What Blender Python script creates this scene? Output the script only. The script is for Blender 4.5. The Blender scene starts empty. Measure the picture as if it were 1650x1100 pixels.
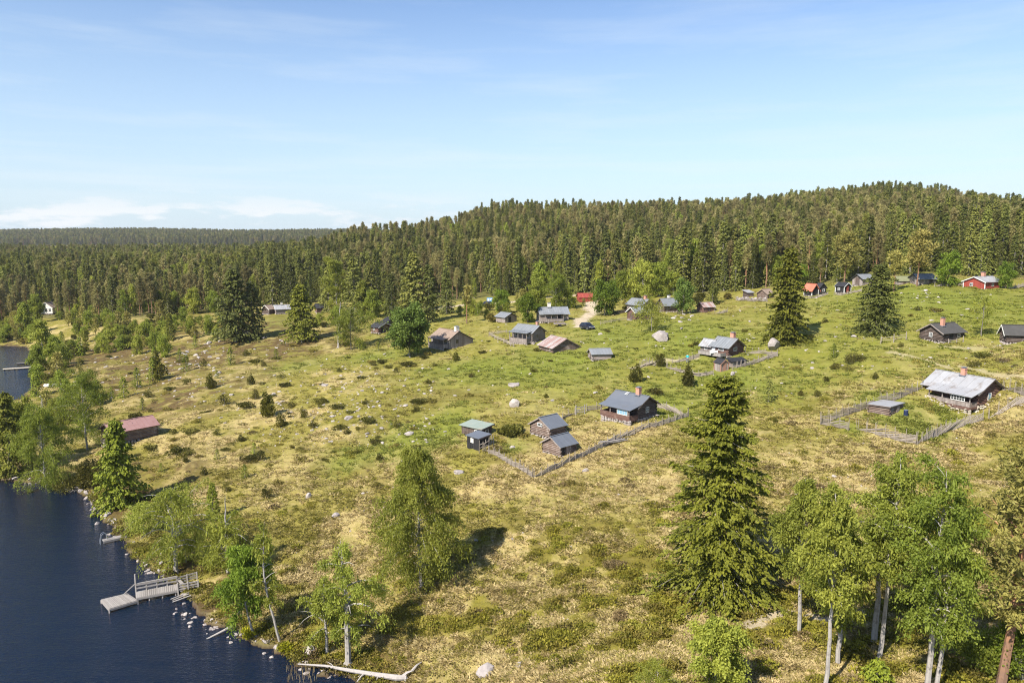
import bpy, math, random
import numpy as np
from mathutils import Vector, Matrix
S = bpy.context.scene
COL = S.collection
RND = random.Random(11)
NR = np.random.RandomState(5)
TAU = 2 * math.pi
rad = math.radians

# ---------------------------------------------------------------- camera numbers (drone, 36 m above the lake)
FPX, CW, CH, HCAM = 1178.0, 1650.0, 1100.0, 36.0
PITCH = math.atan(165 / FPX)
CP, SP = math.cos(PITCH), math.sin(PITCH)

def ray(px, py):
    u = (px - CW / 2) / FPX
    v = (py - CH / 2) / FPX
    return np.array((u, CP - v * SP, -SP - v * CP))

def at_z(px, py, z):
    d = ray(px, py)
    t = (z - HCAM) / d[2]
    return np.array((d[0] * t, d[1] * t, z))

# ---------------------------------------------------------------- noise
def _hash(ix, iy, seed):
    h = (ix.astype(np.int64) * 374761393 + iy.astype(np.int64) * 668265263 + seed * 974711) & 0xFFFFFFFF
    h = ((h ^ (h >> 13)) * 1274126177) & 0xFFFFFFFF
    return ((h ^ (h >> 16)) & 0xFFFF) / 65535.0

def vnoise(x, y, seed=0):
    x = np.asarray(x, float); y = np.asarray(y, float)
    ix = np.floor(x); iy = np.floor(y)
    fx = x - ix; fy = y - iy
    fx = fx * fx * (3 - 2 * fx); fy = fy * fy * (3 - 2 * fy)
    a = _hash(ix, iy, seed); b = _hash(ix + 1, iy, seed)
    c = _hash(ix, iy + 1, seed); d = _hash(ix + 1, iy + 1, seed)
    return a + (b - a) * fx + (c - a) * fy + (a - b - c + d) * fx * fy

def fbm(x, y, seed=0, o=4):
    s = 0; a = .5; t = 0
    for i in range(o):
        s = s + a * vnoise(x * 2 ** i + 17.3 * i, y * 2 ** i - 9.1 * i, seed + i); t += a; a *= .5
    return s / t

def sstep(a, b, x):
    t = np.clip((x - a) / (b - a), 0, 1)
    return t * t * (3 - 2 * t)

# ---------------------------------------------------------------- terrain: surveyed points, then a smooth surface through them
SURVEY = [(825,1100,4),(1000,1100,6),(1200,1100,6.5),(1400,1100,7),(1650,1100,7.5),(680,945,3),(600,950,1.5),
 (1157,965,6),(900,950,4.3),(1420,1000,7.2),(1650,1000,8),(480,900,1.2),(560,850,2.2),(420,800,2.2),(800,850,5),
 (1000,850,6.5),(1300,800,8.5),(1600,800,10),(300,850,.8),(300,760,2),(215,722,1.8),(250,780,1),(430,670,4.5),
 (330,620,4.5),(200,640,2),(120,600,1.5),(70,640,.8),(640,700,6),(760,725,7),(900,737,7.5),(860,768,7),
 (1015,688,9.3),(1100,675,9.8),(1200,720,9.5),(1433,672,12.3),(1573,665,12.7),(1475,712,11.3),(1650,700,12.5),
 (1350,690,11.3),(600,620,8),(830,617,10),(1000,620,11),(1160,585,13.5),(1300,600,13.5),(1500,600,16),(1650,600,17.5),
 (1518,552,18.5),(1635,553,19),(1412,533,18.8),(1268,548,16.5),(1068,550,15),(968,581,12.5),(891,570,12),
 (850,553,12.3),(722,563,10),(660,570,9.3),(613,537,10),(565,562,8),(485,548,7),(380,552,5.5),(275,545,4),
 (430,510,8.5),(520,503,9.5),(150,560,2),(890,519,14),(945,530,14),(1024,515,15.5),(1140,502,17.2),(1220,483,19.5),
 (1310,477,21.5),(1360,472,22.5),(1390,461,24),(1480,459,24.8),(1586,466,24.5),(1645,465,24.6),(815,520,13.2),
 (785,495,13.5),(680,505,11.5),(940,480,15),(1000,478,16.5),(80,505,4.5),(0,535,1.5),(230,515,7),(330,505,8)]
FAR = {400: [(-300,8),(0,10),(200,11),(400,13),(500,15),(600,19),(720,22),(770,27),(900,29),(1000,31),(1200,35),(1400,44),(1500,44),(1650,40),(1900,30)],
 600: [(-200,12),(0,12),(200,13),(400,14),(500,17),(560,29),(650,33),(735,36),(768,46),(880,48),(1000,49),(1200,51),(1400,60),(1500,59),(1600,46),(1700,40),(1900,28)],
 900: [(-200,14),(0,15),(300,15),(500,14),(650,14),(740,18),(800,28),(1000,34),(1200,36),(1400,40),(1600,28),(1900,18)],
 1500: [(-300,8),(100,8),(500,8),(900,12),(1300,12),(1900,12)],
 2500: [(-300,44),(-100,46),(100,51),(200,53),(300,51),(400,46),(520,50),(650,46),(900,40),(1300,40),(1900,40)],
 4000: [(-300,25),(500,25),(1900,25)], 6500: [(-300,15),(500,15),(1900,15)]}

def _q(x, y):
    yy = np.clip(y, 30, 7000)
    a = np.clip(x / np.maximum(y, 8), -1.0, 1.0)
    return a * 1.6, np.log(yy)

_cp = []
for px, py, z in SURVEY:
    p = at_z(px, py, z); _cp.append(p)
for Y, L in FAR.items():
    for px, z in L:
        _cp.append(np.array(((px - 825) / FPX / CP * Y * .985, Y, z)))
_cp = np.array(_cp)
_ca, _cb = _q(_cp[:, 0], _cp[:, 1])

def _phi(r2):
    return np.where(r2 > 1e-12, .5 * r2 * np.log(np.maximum(r2, 1e-12)), 0)
_n = len(_cp)
_K = _phi((_ca[:, None] - _ca) ** 2 + (_cb[:, None] - _cb) ** 2) + np.eye(_n) * 2e-4
_P = np.stack([np.ones(_n), _ca, _cb], 1)
_A = np.block([[_K, _P], [_P.T, np.zeros((3, 3))]])
_W = np.linalg.solve(_A, np.concatenate([_cp[:, 2], np.zeros(3)]))

def tps(x, y):
    x = np.atleast_1d(np.asarray(x, float)); y = np.atleast_1d(np.asarray(y, float))
    out = np.empty(len(x))
    for i in range(0, len(x), 20000):
        a, b = _q(x[i:i + 20000], y[i:i + 20000])
        r2 = (a[:, None] - _ca) ** 2 + (b[:, None] - _cb) ** 2
        out[i:i + 20000] = _phi(r2) @ _W[:_n] + _W[_n] + _W[_n + 1] * a + _W[_n + 2] * b
    return out

_l1 = [(-150,772),(-60,770),(0,773),(35,775),(70,779),(110,783),(135,793),(145,808),(160,828),(185,850),(203,872),(215,895),
 (232,915),(262,925),(288,938),(296,962),(305,988),(330,1005),(375,1018),(425,1035),(468,1055),(490,1072),(540,1086),(585,1099),(630,1125),(650,1200)]
LAKE = [tuple(at_z(px, py, 0)[:2]) for px, py in _l1] + [(-14, 30), (-400, 20), (-400, 120)]
_l2 = [(-300,557),(0,557),(40,559),(53,566),(57,580),(58,600),(52,625),(38,642),(0,651),(-300,655)]
INLET = [tuple(at_z(px, py, 0)[:2]) for px, py in _l2]

def sdist(poly, x, y):
    P = np.array(poly); Q = np.roll(P, -1, 0)
    d2 = np.full(len(x), 1e18); ins = np.zeros(len(x), bool)
    for (ax, ay), (bx, by) in zip(P, Q):
        ex, ey = bx - ax, by - ay
        t = np.clip(((x - ax) * ex + (y - ay) * ey) / (ex * ex + ey * ey + 1e-12), 0, 1)
        d2 = np.minimum(d2, (x - ax - t * ex) ** 2 + (y - ay - t * ey) ** 2)
        c = ((ay > y) != (by > y)) & (x < (bx - ax) * (y - ay) / (by - ay + 1e-18) + ax)
        ins ^= c
    return np.where(ins, -1, 1) * np.sqrt(d2)

def shore(x, y):
    x = np.atleast_1d(np.asarray(x, float)); y = np.atleast_1d(np.asarray(y, float))
    d = np.full(len(x), 200.0)
    m = (x < 30) & (y < 300)
    if m.any():
        d[m] = np.minimum(sdist(LAKE, x[m], y[m]), sdist(INLET, x[m], y[m]))
    # ragged shoreline
    d[m] += (fbm(x[m] * .5, y[m] * .5, 77, 3) - .5) * 2.2
    return d

def ground(x, y, micro=False):
    x = np.atleast_1d(np.asarray(x, float)); y = np.atleast_1d(np.asarray(y, float))
    h = tps(x, y)
    h += (fbm(x / 14, y / 14, 3, 3) - .5) * 1.0 * sstep(40, 70, y)
    d = shore(x, y)
    land = .22 + .10 * np.clip(d, 0, 9)
    k = sstep(0, 8, d)
    h = np.where(d > 0, land * (1 - k) + np.maximum(h, land * .8) * k, np.maximum(-.08 + .16 * d, -2.5))
    if micro:
        f = sstep(0, 2, d) * (1 - sstep(260, 500, y))
        b1 = vnoise(x / 1.5, y / 1.5, 21); b2 = vnoise(x / .62, y / .62, 22); b3 = fbm(x / 4, y / 4, 23, 2)
        b0 = vnoise(x / 2.6, y / 2.6, 24)
        h += f * ((np.abs(b1 - .5) * -.42 + .12) * (.4 + .9 * b3) + (b2 - .5) * .15 + (b3 - .5) * .5 + (b0 - .5) * .32)
    return h

def gz(x, y):
    return float(ground(x, y, True)[0])

_ts = 22 * (3500 / 22.0) ** (np.arange(1400) / 1399.0)
def hit(px, py):
    d = ray(px, py); d = d / d[1]
    x, y, z = d[0] * _ts, _ts, HCAM + d[2] * _ts
    g = ground(x, y)
    g = np.maximum(g, 0)
    b = np.nonzero(z <= g)[0]
    if len(b) == 0:
        return np.array((x[-1], y[-1], g[-1]))
    i = b[0]
    if i == 0:
        return np.array((x[0], y[0], g[0]))
    a0, a1 = z[i - 1] - g[i - 1], z[i] - g[i]
    t = a0 / (a0 - a1 + 1e-12); Y = _ts[i - 1] + t * (_ts[i] - _ts[i - 1])
    return np.array((d[0] * Y, Y, HCAM + d[2] * Y))

def px_size(Y, n):        # metres covered by n photo pixels at depth Y
    return n * Y / FPX

# ---------------------------------------------------------------- mesh collecting
class MB:
    def __init__(s): s.v = []; s.f3 = []; s.f4 = []; s.c = []; s.n = 0; s.ng = []
    def add(s, v, f, c=.5):
        v = np.asarray(v, float).reshape(-1, 3); f = np.asarray(f, int)
        if len(f):
            (s.f3 if f.shape[1] == 3 else s.f4).append(f + s.n)
        s.v.append(v)
        s.c.append(np.full(len(v), c) if np.isscalar(c) else np.asarray(c, float))
        s.n += len(v)
    def poly(s, v, c=.5):
        s.ng.append([s.n + i for i in range(len(v))]); s.v.append(np.asarray(v, float)); s.c.append(np.full(len(v), c)); s.n += len(v)
    def box(s, lo, hi, M=None, c=.5):
        x0, y0, z0 = lo; x1, y1, z1 = hi
        v = np.array([(x0,y0,z0),(x1,y0,z0),(x1,y1,z0),(x0,y1,z0),(x0,y0,z1),(x1,y0,z1),(x1,y1,z1),(x0,y1,z1)], float)
        if M is not None: v = v @ np.array(M.to_3x3()).T + np.array(M.translation)
        s.add(v, [(0,3,2,1),(4,5,6,7),(0,1,5,4),(1,2,6,5),(2,3,7,6),(3,0,4,7)], c)
    def bar(s, a, b, w, h=None, c=.5, up=(0,0,1)):
        a = np.asarray(a, float); b = np.asarray(b, float); h = h or w
        d = b - a; L = np.linalg.norm(d); d = d / L
        u = np.asarray(up, float)
        if abs(d @ u) > .95: u = np.array((1., 0, 0))
        r = np.cross(d, u); r /= np.linalg.norm(r); u = np.cross(r, d)
        v = [p + sx * r * w / 2 + sz * u * h / 2 for p in (a, b) for sx, sz in ((-1,-1),(1,-1),(1,1),(-1,1))]
        s.add(v, [(0,1,2,3),(4,7,6,5),(0,4,5,1),(1,5,6,2),(2,6,7,3),(3,7,4,0)], c)
    def tube(s, pts, rs, n=6, c=.5, cap=True):
        pts = np.asarray(pts, float); m = len(pts)
        t = np.gradient(pts, axis=0); t /= np.linalg.norm(t, axis=1)[:, None] + 1e-9
        ref = np.array((0., 0, 1)) if abs(t[0, 2]) < .9 else np.array((1., 0, 0))
        r = np.cross(t, ref); r /= np.linalg.norm(r, axis=1)[:, None] + 1e-9
        u = np.cross(r, t)
        a = np.arange(n) * TAU / n
        rs = np.asarray(rs, float) * np.ones(m)
        v = pts[:, None] + rs[:, None, None] * (np.cos(a)[None, :, None] * r[:, None] + np.sin(a)[None, :, None] * u[:, None])
        i = np.arange(m - 1)[:, None] * n; j = np.arange(n)[None]; k = (j + 1) % n
        f = np.stack([i + j, i + k, i + n + k, i + n + j], -1).reshape(-1, 4)
        s.add(v.reshape(-1, 3), f, c)
        if cap:
            s.ng.append([s.n - n + q for q in range(n)])
            s.ng.append([s.n - n * m + q for q in range(n)][::-1])
    def kites(s, p, d, side, c):      # leaf-sized quads: root p, length vector d, half-width vector side
        n = len(p)
        v = np.stack([p, p + d * .5 + side, p + d, p + d * .5 - side], 1).reshape(-1, 3)
        f = np.arange(n * 4).reshape(n, 4)
        s.add(v, f, np.repeat(c, 4))
    def mesh(s, name, mat, smooth=False):
        me = bpy.data.meshes.new(name)
        v = np.concatenate(s.v) if s.v else np.zeros((0, 3))
        f3 = np.concatenate(s.f3) if s.f3 else np.zeros((0, 3), int)
        f4 = np.concatenate(s.f4) if s.f4 else np.zeros((0, 4), int)
        loops = np.concatenate([f3.ravel(), f4.ravel()] + [np.array(g) for g in s.ng]).astype(np.int32)
        cnt = np.concatenate([np.full(len(f3), 3), np.full(len(f4), 4), np.array([len(g) for g in s.ng], int)]).astype(np.int32)
        me.vertices.add(len(v)); me.vertices.foreach_set('co', v.ravel().astype(np.float32))
        me.loops.add(len(loops)); me.loops.foreach_set('vertex_index', loops)
        me.polygons.add(len(cnt))
        me.polygons.foreach_set('loop_start', (np.cumsum(cnt) - cnt).astype(np.int32))
        me.update(calc_edges=True)
        if smooth: me.polygons.foreach_set('use_smooth', np.ones(len(cnt), bool))
        else: me.polygons.foreach_set('use_smooth', np.zeros(len(cnt), bool))
        at = me.attributes.new('tint', 'FLOAT', 'POINT')
        at.data.foreach_set('value', np.concatenate(s.c).astype(np.float32))
        me.validate()
        if mat: me.materials.append(mat)
        return me
    def obj(s, name, mat, parent=None, smooth=False):
        o = bpy.data.objects.new(name, s.mesh(name, mat, smooth)); COL.objects.link(o)
        if parent is not None: o.parent = parent
        return o

def tag(o, label=None, cat=None, group=None, kind=None):
    if label: o['label'] = label
    if cat: o['category'] = cat
    if group: o['group'] = group
    if kind: o['kind'] = kind
    return o

def thing(name, label, cat, loc=(0,0,0), rz=0, group=None):
    o = bpy.data.objects.new(name, None); COL.objects.link(o)
    o.location = [float(q) for q in loc]; o.rotation_euler = (0, 0, rz); o.empty_display_size = .3
    return tag(o, label, cat, group)

KIDS = {}
def dup(root, loc, rz=0, sc=1, label=None, group=None, tilt=(0, 0)):
    def cp(o, par):
        c = o.copy(); COL.objects.link(c)
        if par is not None: c.parent = par
        for k in KIDS[o.name] if o.name in KIDS else o.children: cp(k, c)
        return c
    r = cp(root, None)
    r.location = [float(q) for q in loc]; r.rotation_euler = (tilt[0], tilt[1], rz)
    r.scale = (sc, sc, sc) if np.isscalar(sc) else sc
    if label: r['label'] = label
    if group: r['group'] = group
    return r

# ---------------------------------------------------------------- materials
def nodes(name):
    m = bpy.data.materials.new(name); m.use_nodes = True
    t = m.node_tree; t.nodes.clear()
    return m, t, (lambda k, **kw: _nn(t, k, kw)), t.links.new

def _nn(t, k, kw):
    n = t.nodes.new(k)
    for a, b in kw.items():
        if a in n.inputs.keys() if hasattr(n.inputs, 'keys') else False: n.inputs[a].default_value = b
        else: setattr(n, a, b)
    return n

def mixc(t, fac, a, b):
    n = t.nodes.new('ShaderNodeMix'); n.data_type = 'RGBA'
    for sock, val in ((n.inputs['Factor'], fac), (n.inputs[6], a), (n.inputs[7], b)):
        if hasattr(val, 'is_linked'): t.links.new(val, sock)
        elif isinstance(val, (int, float)): sock.default_value = val
        else: sock.default_value = (*val, 1)
    return n.outputs[2]

def maths(t, op, a, b=None, clamp=False):
    n = t.nodes.new('ShaderNodeMath'); n.operation = op; n.use_clamp = clamp
    for sock, val in zip(n.inputs, (a, b)):
        if val is None: continue
        if hasattr(val, 'is_linked'): t.links.new(val, sock)
        else: sock.default_value = val
    return n.outputs[0]

def noise(t, scale, detail=3, coord='Object', stretch=None, rough=.55):
    tc = t.nodes.new('ShaderNodeTexCoord'); n = t.nodes.new('ShaderNodeTexNoise')
    n.inputs['Scale'].default_value = scale; n.inputs['Detail'].default_value = detail; n.inputs['Roughness'].default_value = rough
    src = tc.outputs[coord]
    if stretch:
        mp = t.nodes.new('ShaderNodeMapping'); mp.inputs['Scale'].default_value = stretch
        t.links.new(src, mp.inputs[0]); src = mp.outputs[0]
    t.links.new(src, n.inputs['Vector'])
    return n.outputs['Fac']

def attr(t, name):
    n = t.nodes.new('ShaderNodeAttribute'); n.attribute_name = name
    return n.outputs['Fac']

def ramp(t, fac, lo, hi):
    n = t.nodes.new('ShaderNodeMapRange'); n.inputs[1].default_value = lo; n.inputs[2].default_value = hi
    t.links.new(fac, n.inputs[0]); return n.outputs[0]

def plain(name, c1, c2, scale=4, rough=.8, bump=.0, stretch=None, c3=None, spec=.3, metal=0, tint=.6):
    m, t, N, L = nodes(name)
    out = t.nodes.new('ShaderNodeOutputMaterial'); b = t.nodes.new('ShaderNodeBsdfPrincipled')
    L(b.outputs[0], out.inputs[0])
    nz = ramp(t, noise(t, scale, 4, stretch=stretch), .3, .7)
    f = maths(t, 'ADD', maths(t, 'MULTIPLY', nz, 1 - tint), maths(t, 'MULTIPLY', attr(t, 'tint'), tint), True)
    col = mixc(t, f, c1, c2)
    if c3:
        n2 = ramp(t, noise(t, scale * .45, 5, rough=.7), .52, .68)
        col = mixc(t, n2, col, c3)
    L(col, b.inputs['Base Color'])
    b.inputs['Roughness'].default_value = rough; b.inputs['Specular IOR Level'].default_value = spec; b.inputs['Metallic'].default_value = metal
    if bump:
        bn = t.nodes.new('ShaderNodeBump'); bn.inputs['Strength'].default_value = bump; bn.inputs['Distance'].default_value = .05
        L(noise(t, scale * 3, 4, stretch=stretch), bn.inputs['Height']); L(bn.outputs[0], b.inputs['Normal'])
    return m

def leafmat(name, c1, c2, c3=None, trans=.35, var=.25):
    m, t, N, L = nodes(name)
    out = t.nodes.new('ShaderNodeOutputMaterial')
    d = t.nodes.new('ShaderNodeBsdfPrincipled'); tr = t.nodes.new('ShaderNodeBsdfTranslucent'); mx = t.nodes.new('ShaderNodeMixShader')
    d.inputs['Roughness'].default_value = .65; d.inputs['Specular IOR Level'].default_value = .25
    col = mixc(t, attr(t, 'tint'), c1, c2)
    oi = t.nodes.new('ShaderNodeObjectInfo')
    hs = t.nodes.new('ShaderNodeHueSaturation')
    L(col, hs.inputs['Color'])
    L(maths(t, 'ADD', maths(t, 'MULTIPLY', oi.outputs['Random'], var * .05), .5 - var * .025), hs.inputs['Hue'])
    r2 = maths(t, 'FRACT', maths(t, 'MULTIPLY', oi.outputs['Random'], 7.31))
    L(maths(t, 'ADD', maths(t, 'MULTIPLY', r2, var * 2), 1 - var), hs.inputs['Value'])
    col = hs.outputs[0]
    L(col, d.inputs['Base Color']); 
    tc = mixc(t, .35, col, c3 or (0.16, 0.2, 0.02)); L(tc, tr.inputs['Color'])
    mx.inputs[0].default_value = trans
    L(d.outputs[0], mx.inputs[1]); L(tr.outputs[0], mx.inputs[2]); L(mx.outputs[0], out.inputs[0])
    return m
# ---------------------------------------------------------------- ground sheet
M_ = {}
def blob(x, y, px, py, rx, ry=None, rot=0):
    c = hit(px, py); k = c[1] / FPX
    ex = rx * k; ey = (ry or rx) * c[1] ** 2 / (FPX * max(HCAM - c[2], 8))
    return np.exp(-(((x - c[0]) / ex) ** 2 + ((y - c[1]) / ey) ** 2))

def trail(x, y, pxs, w):
    P = [hit(*p)[:2] for p in pxs]
    d2 = np.full(len(x), 1e9)
    for a, b in zip(P[:-1], P[1:]):
        e = b - a
        t = np.clip(((x - a[0]) * e[0] + (y - a[1]) * e[1]) / (e @ e), 0, 1)
        d2 = np.minimum(d2, (x - a[0] - t * e[0]) ** 2 + (y - a[1] - t * e[1]) ** 2)
    return 1 - sstep(w * .5, w, np.sqrt(d2) + (fbm(x * .7, y * .7, 91, 2) - .5) * w * .8)

# forest edge: where the meadow stops and the trees begin
_fe = [(-250,530),(-100,530),(0,528),(60,512),(130,515),(230,514),(330,503),(400,496),(470,488),(560,488),(640,490),(740,486),(830,477),(900,474),(1000,474),(1130,476),
       (1200,466),(1300,460),(1360,455),(1420,447),(1500,444),(1600,448),(1660,452),(1900,460)]
_fep = np.array([hit(*p) for p in _fe])
_fa, _fy = _fep[:, 0] / _fep[:, 1], _fep[:, 1]
def edge_y(a):
    return np.interp(a, _fa, _fy)

def masks(x, y):
    n1 = fbm(x / 9, y / 9, 41, 4); n2 = fbm(x / 2.6, y / 2.6, 42, 3); n3 = fbm(x / 22, y / 22, 43, 3)
    d = shore(x, y)
    lush = sstep(.52, .72, n1 * .6 + n3 * .4) * .22
    for b in [(905,582,95,30),(760,592,90,14),(840,600,120,14),(655,712,75,26),(720,690,45,30),(570,740,60,20),(1205,610,45,22),(1440,655,60,22),(1455,672,70,24),(1480,692,60,15),(1530,672,30,12),
              (1370,690,22,14),(1150,610,60,14),(985,540,60,25),(1060,650,90,30),(435,522,45,14),(1500,478,170,22),(1100,540,120,30),(830,720,30,14),(690,715,40,20),(1080,640,60,14),(600,575,70,10),(480,590,60,12)]:
        lush = np.maximum(lush, blob(x, y, b[0], b[1], b[2], b[3]) * (.55 + .6 * n2))
    for b in [(1350,545,230,45),(1250,610,170,30),(1560,520,120,40),(1000,560,100,30),(1100,600,90,20)]:
        lush = np.maximum(lush, blob(x, y, b[0], b[1], b[2], b[3]) * (.18 + .5 * n2))
    heath = sstep(.56, .68, n2 * .55 + n1 * .45) * .35
    k = 0
    for b in [(350,560,170,40),(250,600,120,40),(450,550,110,24),(380,556,60,14),(230,585,90,24),(560,548,40,12),(180,570,90,40),(480,560,60,22),(700,640,90,10),(300,640,80,24),(240,790,90,60)]:
        k = np.maximum(k, blob(x, y, b[0], b[1], b[2], b[3]))
    heath = np.clip(heath + k * (.3 + .9 * sstep(.40, .58, n2)), 0, 1)
    fg = 1 - sstep(62, 80, y)
    moss = sstep(.55, .62, n2 * .75 + n1 * .25 + fg * .03) * (.3 + .7 * fg)
    for b in [(1120,1010,120,40),(1300,1050,200,60),(850,1010,110,40),(700,990,110,40),(990,930,110,40),(360,960,70,40),(560,940,70,40),(1180,960,120,20)]:
        moss = np.maximum(moss, blob(x, y, b[0], b[1], b[2], b[3]) * (.05 + .95 * sstep(.44, .56, n2)))
    dry = np.maximum(sstep(.42, .62, fbm(x / 6, y / 6, 44, 4)), fg * .7)
    for b in [(880,1000,140,40),(900,990,70,60),(480,760,90,40),(960,730,120,30),(1000,790,200,35),(1350,740,200,26),(960,700,50,16),(880,700,40,14),(560,900,100,40),(1300,1000,120,40),(640,1060,120,30)]:
        dry = np.maximum(dry, blob(x, y, b[0], b[1], b[2], b[3]) * (.6 + .6 * n2))
    dry = np.clip(dry - .55 * np.clip(lush, 0, 1) - .6 * moss - .8 * heath, 0, 1)
    up = sstep(88, 125, y) * sstep(-.3, -.12, x / y); dry = dry * (1 - .65 * up); heath = heath * (1 - .6 * up); lush = lush + up * (.12 + .25 * n1)
    for b in [(1440,657,52,16),(1460,676,56,18),(1480,692,46,10),(1530,676,28,10)]: lush = np.maximum(lush, blob(x, y, *b))
    yard = np.clip(sum(blob(x, y, *q) for q in [(880,735,45,18),(960,705,55,20),(1040,692,46,12),(850,748,22,10)]), 0, 1)
    dry = np.maximum(dry, yard); lush = lush * (1 - yard); moss = moss * (1 - yard)
    bank = sstep(9, 1, d) * sstep(.42, .56, n2); heath = np.maximum(heath, bank * (n1 > .5)); moss = np.maximum(moss, bank * (n1 <= .5))
    road = trail(x, y, [(958,470),(949,497),(957,503),(945,510),(935,514),(938,524)], 2.6)
    road = np.maximum(road, trail(x, y, [(640,494),(700,497),(770,490),(800,488),(870,480),(958,470)], 3.2))
    path = trail(x, y, [(1432,568),(1470,576),(1530,592)], .7) * .45
    path = np.maximum(path, trail(x, y, [(1548,588),(1610,604),(1690,620)], .7) * .45)
    path = np.maximum(path, trail(x, y, [(1210,1010),(1245,993),(1290,988),(1345,1000)], .9) * .8)
    path = np.maximum(path, trail(x, y, [(1020,592),(1075,580),(1120,577)], 1.0) * .6)
    path = np.maximum(path, trail(x, y, [(1515,560),(1570,562),(1625,552)], 1.0) * .3)
    wet = 1 - sstep(-.1, .8, d)
    a = x / y
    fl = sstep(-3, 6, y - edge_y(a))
    return dict(lush=lush, heath=heath, moss=moss, dry=dry, road=np.maximum(road, path), wet=wet, forest=fl, bed=(d < 0) * 1.0)

def build_ground():
    r1 = 17 * 1.0036 ** np.arange(0, 820)
    r2 = r1[-1] * 1.032 ** np.arange(1, 93)
    ys = np.concatenate([r1, r2])
    c = np.concatenate([np.linspace(-1.6, -1.04, 10), np.linspace(-1, 1, 780), np.linspace(1.04, 1.6, 10)])
    A, Y = np.meshgrid(c, ys)
    X = A * Y; sh = X.shape
    x, y = X.ravel(), Y.ravel()
    z = ground(x, y, True)
    v = np.stack([x, y, z], 1)
    i = np.arange(sh[0] - 1)[:, None] * sh[1]; j = np.arange(sh[1] - 1)[None]
    f = np.stack([i + j, i + j + 1, i + sh[1] + j + 1, i + sh[1] + j], -1).reshape(-1, 4)
    mb = MB(); mb.add(v, f)
    m, t, N, L = nodes('meadow_ground')
    out = t.nodes.new('ShaderNodeOutputMaterial'); b = t.nodes.new('ShaderNodeBsdfPrincipled'); L(b.outputs[0], out.inputs[0])
    b.inputs['Roughness'].default_value = .9; b.inputs['Specular IOR Level'].default_value = .1
    nf = ramp(t, noise(t, 2.2, 5, rough=.7), .32, .68); nm = ramp(t, noise(t, .55, 5, rough=.65), .3, .7)
    nl = ramp(t, noise(t, .12, 4), .3, .7); ns = ramp(t, noise(t, 6, 3, stretch=(1, .6, 1)), .3, .7)
    base = mixc(t, nm, G['olive'], G['yellow'])
    base = mixc(t, maths(t, 'MULTIPLY', nl, .5), base, G['yellow2'])
    n1m = noise(t, 1.05, 4, stretch=(.8, 1, 1), rough=.7)
    base = mixc(t, maths(t, 'MULTIPLY', ramp(t, n1m, .54, .66), .35), base, (.125, .095, .030))
    n2m = noise(t, 1.6, 4, stretch=(.7, 1.1, 1), rough=.75)
    base = mixc(t, maths(t, 'MULTIPLY', ramp(t, n2m, .52, .68), .55), base, (.40, .31, .135))
    dr = maths(t, 'MULTIPLY', attr(t, 'dry'), maths(t, 'ADD', maths(t, 'MULTIPLY', nf, .7), .25), True)
    base = mixc(t, dr, base, mixc(t, ns, G['straw'], G['straw2']))
    base = mixc(t, maths(t, 'MULTIPLY', attr(t, 'lush'), maths(t, 'ADD', maths(t, 'MULTIPLY', nf, .6), .3), True), base, mixc(t, nf, G['lush'], G['lush2']))
    base = mixc(t, maths(t, 'MULTIPLY', attr(t, 'moss'), maths(t, 'ADD', maths(t, 'MULTIPLY', nf, .6), .45), True), base, mixc(t, ns, G['moss'], G['moss2']))
    base = mixc(t, maths(t, 'MULTIPLY', attr(t, 'heath'), maths(t, 'ADD', maths(t, 'MULTIPLY', nf, .8), .5), True), base, mixc(t, nm, G['heath'], G['heath2']))
    base = mixc(t, attr(t, 'road'), base, mixc(t, nf, (.33, .26, .17), (.5, .42, .31)))
    base = mixc(t, maths(t, 'MULTIPLY', attr(t, 'wet'), .8), base, (.09, .07, .05))
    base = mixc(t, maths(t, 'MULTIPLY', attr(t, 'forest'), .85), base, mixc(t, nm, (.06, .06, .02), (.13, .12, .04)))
    base = mixc(t, attr(t, 'bed'), base, mixc(t, nf, (.020, .011, .005), (.055, .030, .012)))
    L(base, b.inputs['Base Color'])
    bn = t.nodes.new('ShaderNodeBump'); bn.inputs['Strength'].default_value = .65; bn.inputs['Distance'].default_value = .22
    hgt = maths(t, 'ADD', noise(t, 1.7, 6, rough=.72), maths(t, 'MULTIPLY', noise(t, 7, 4, rough=.7), .5))
    L(hgt, bn.inputs['Height']); L(bn.outputs[0], b.inputs['Normal'])
    o = mb.obj('ground', m, smooth=True)
    tag(o, kind='structure')
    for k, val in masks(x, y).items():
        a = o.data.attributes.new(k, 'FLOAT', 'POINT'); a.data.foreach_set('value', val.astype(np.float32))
    return o

G = dict(olive=(.138,.132,.022), yellow=(.255,.210,.048), yellow2=(.195,.176,.032), straw=(.375,.280,.118), straw2=(.51,.395,.200),
         lush=(.092,.140,.015), lush2=(.158,.195,.025), moss=(.130,.118,.017), moss2=(.230,.196,.027), heath=(.062,.037,.019), heath2=(.135,.090,.038))

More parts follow.
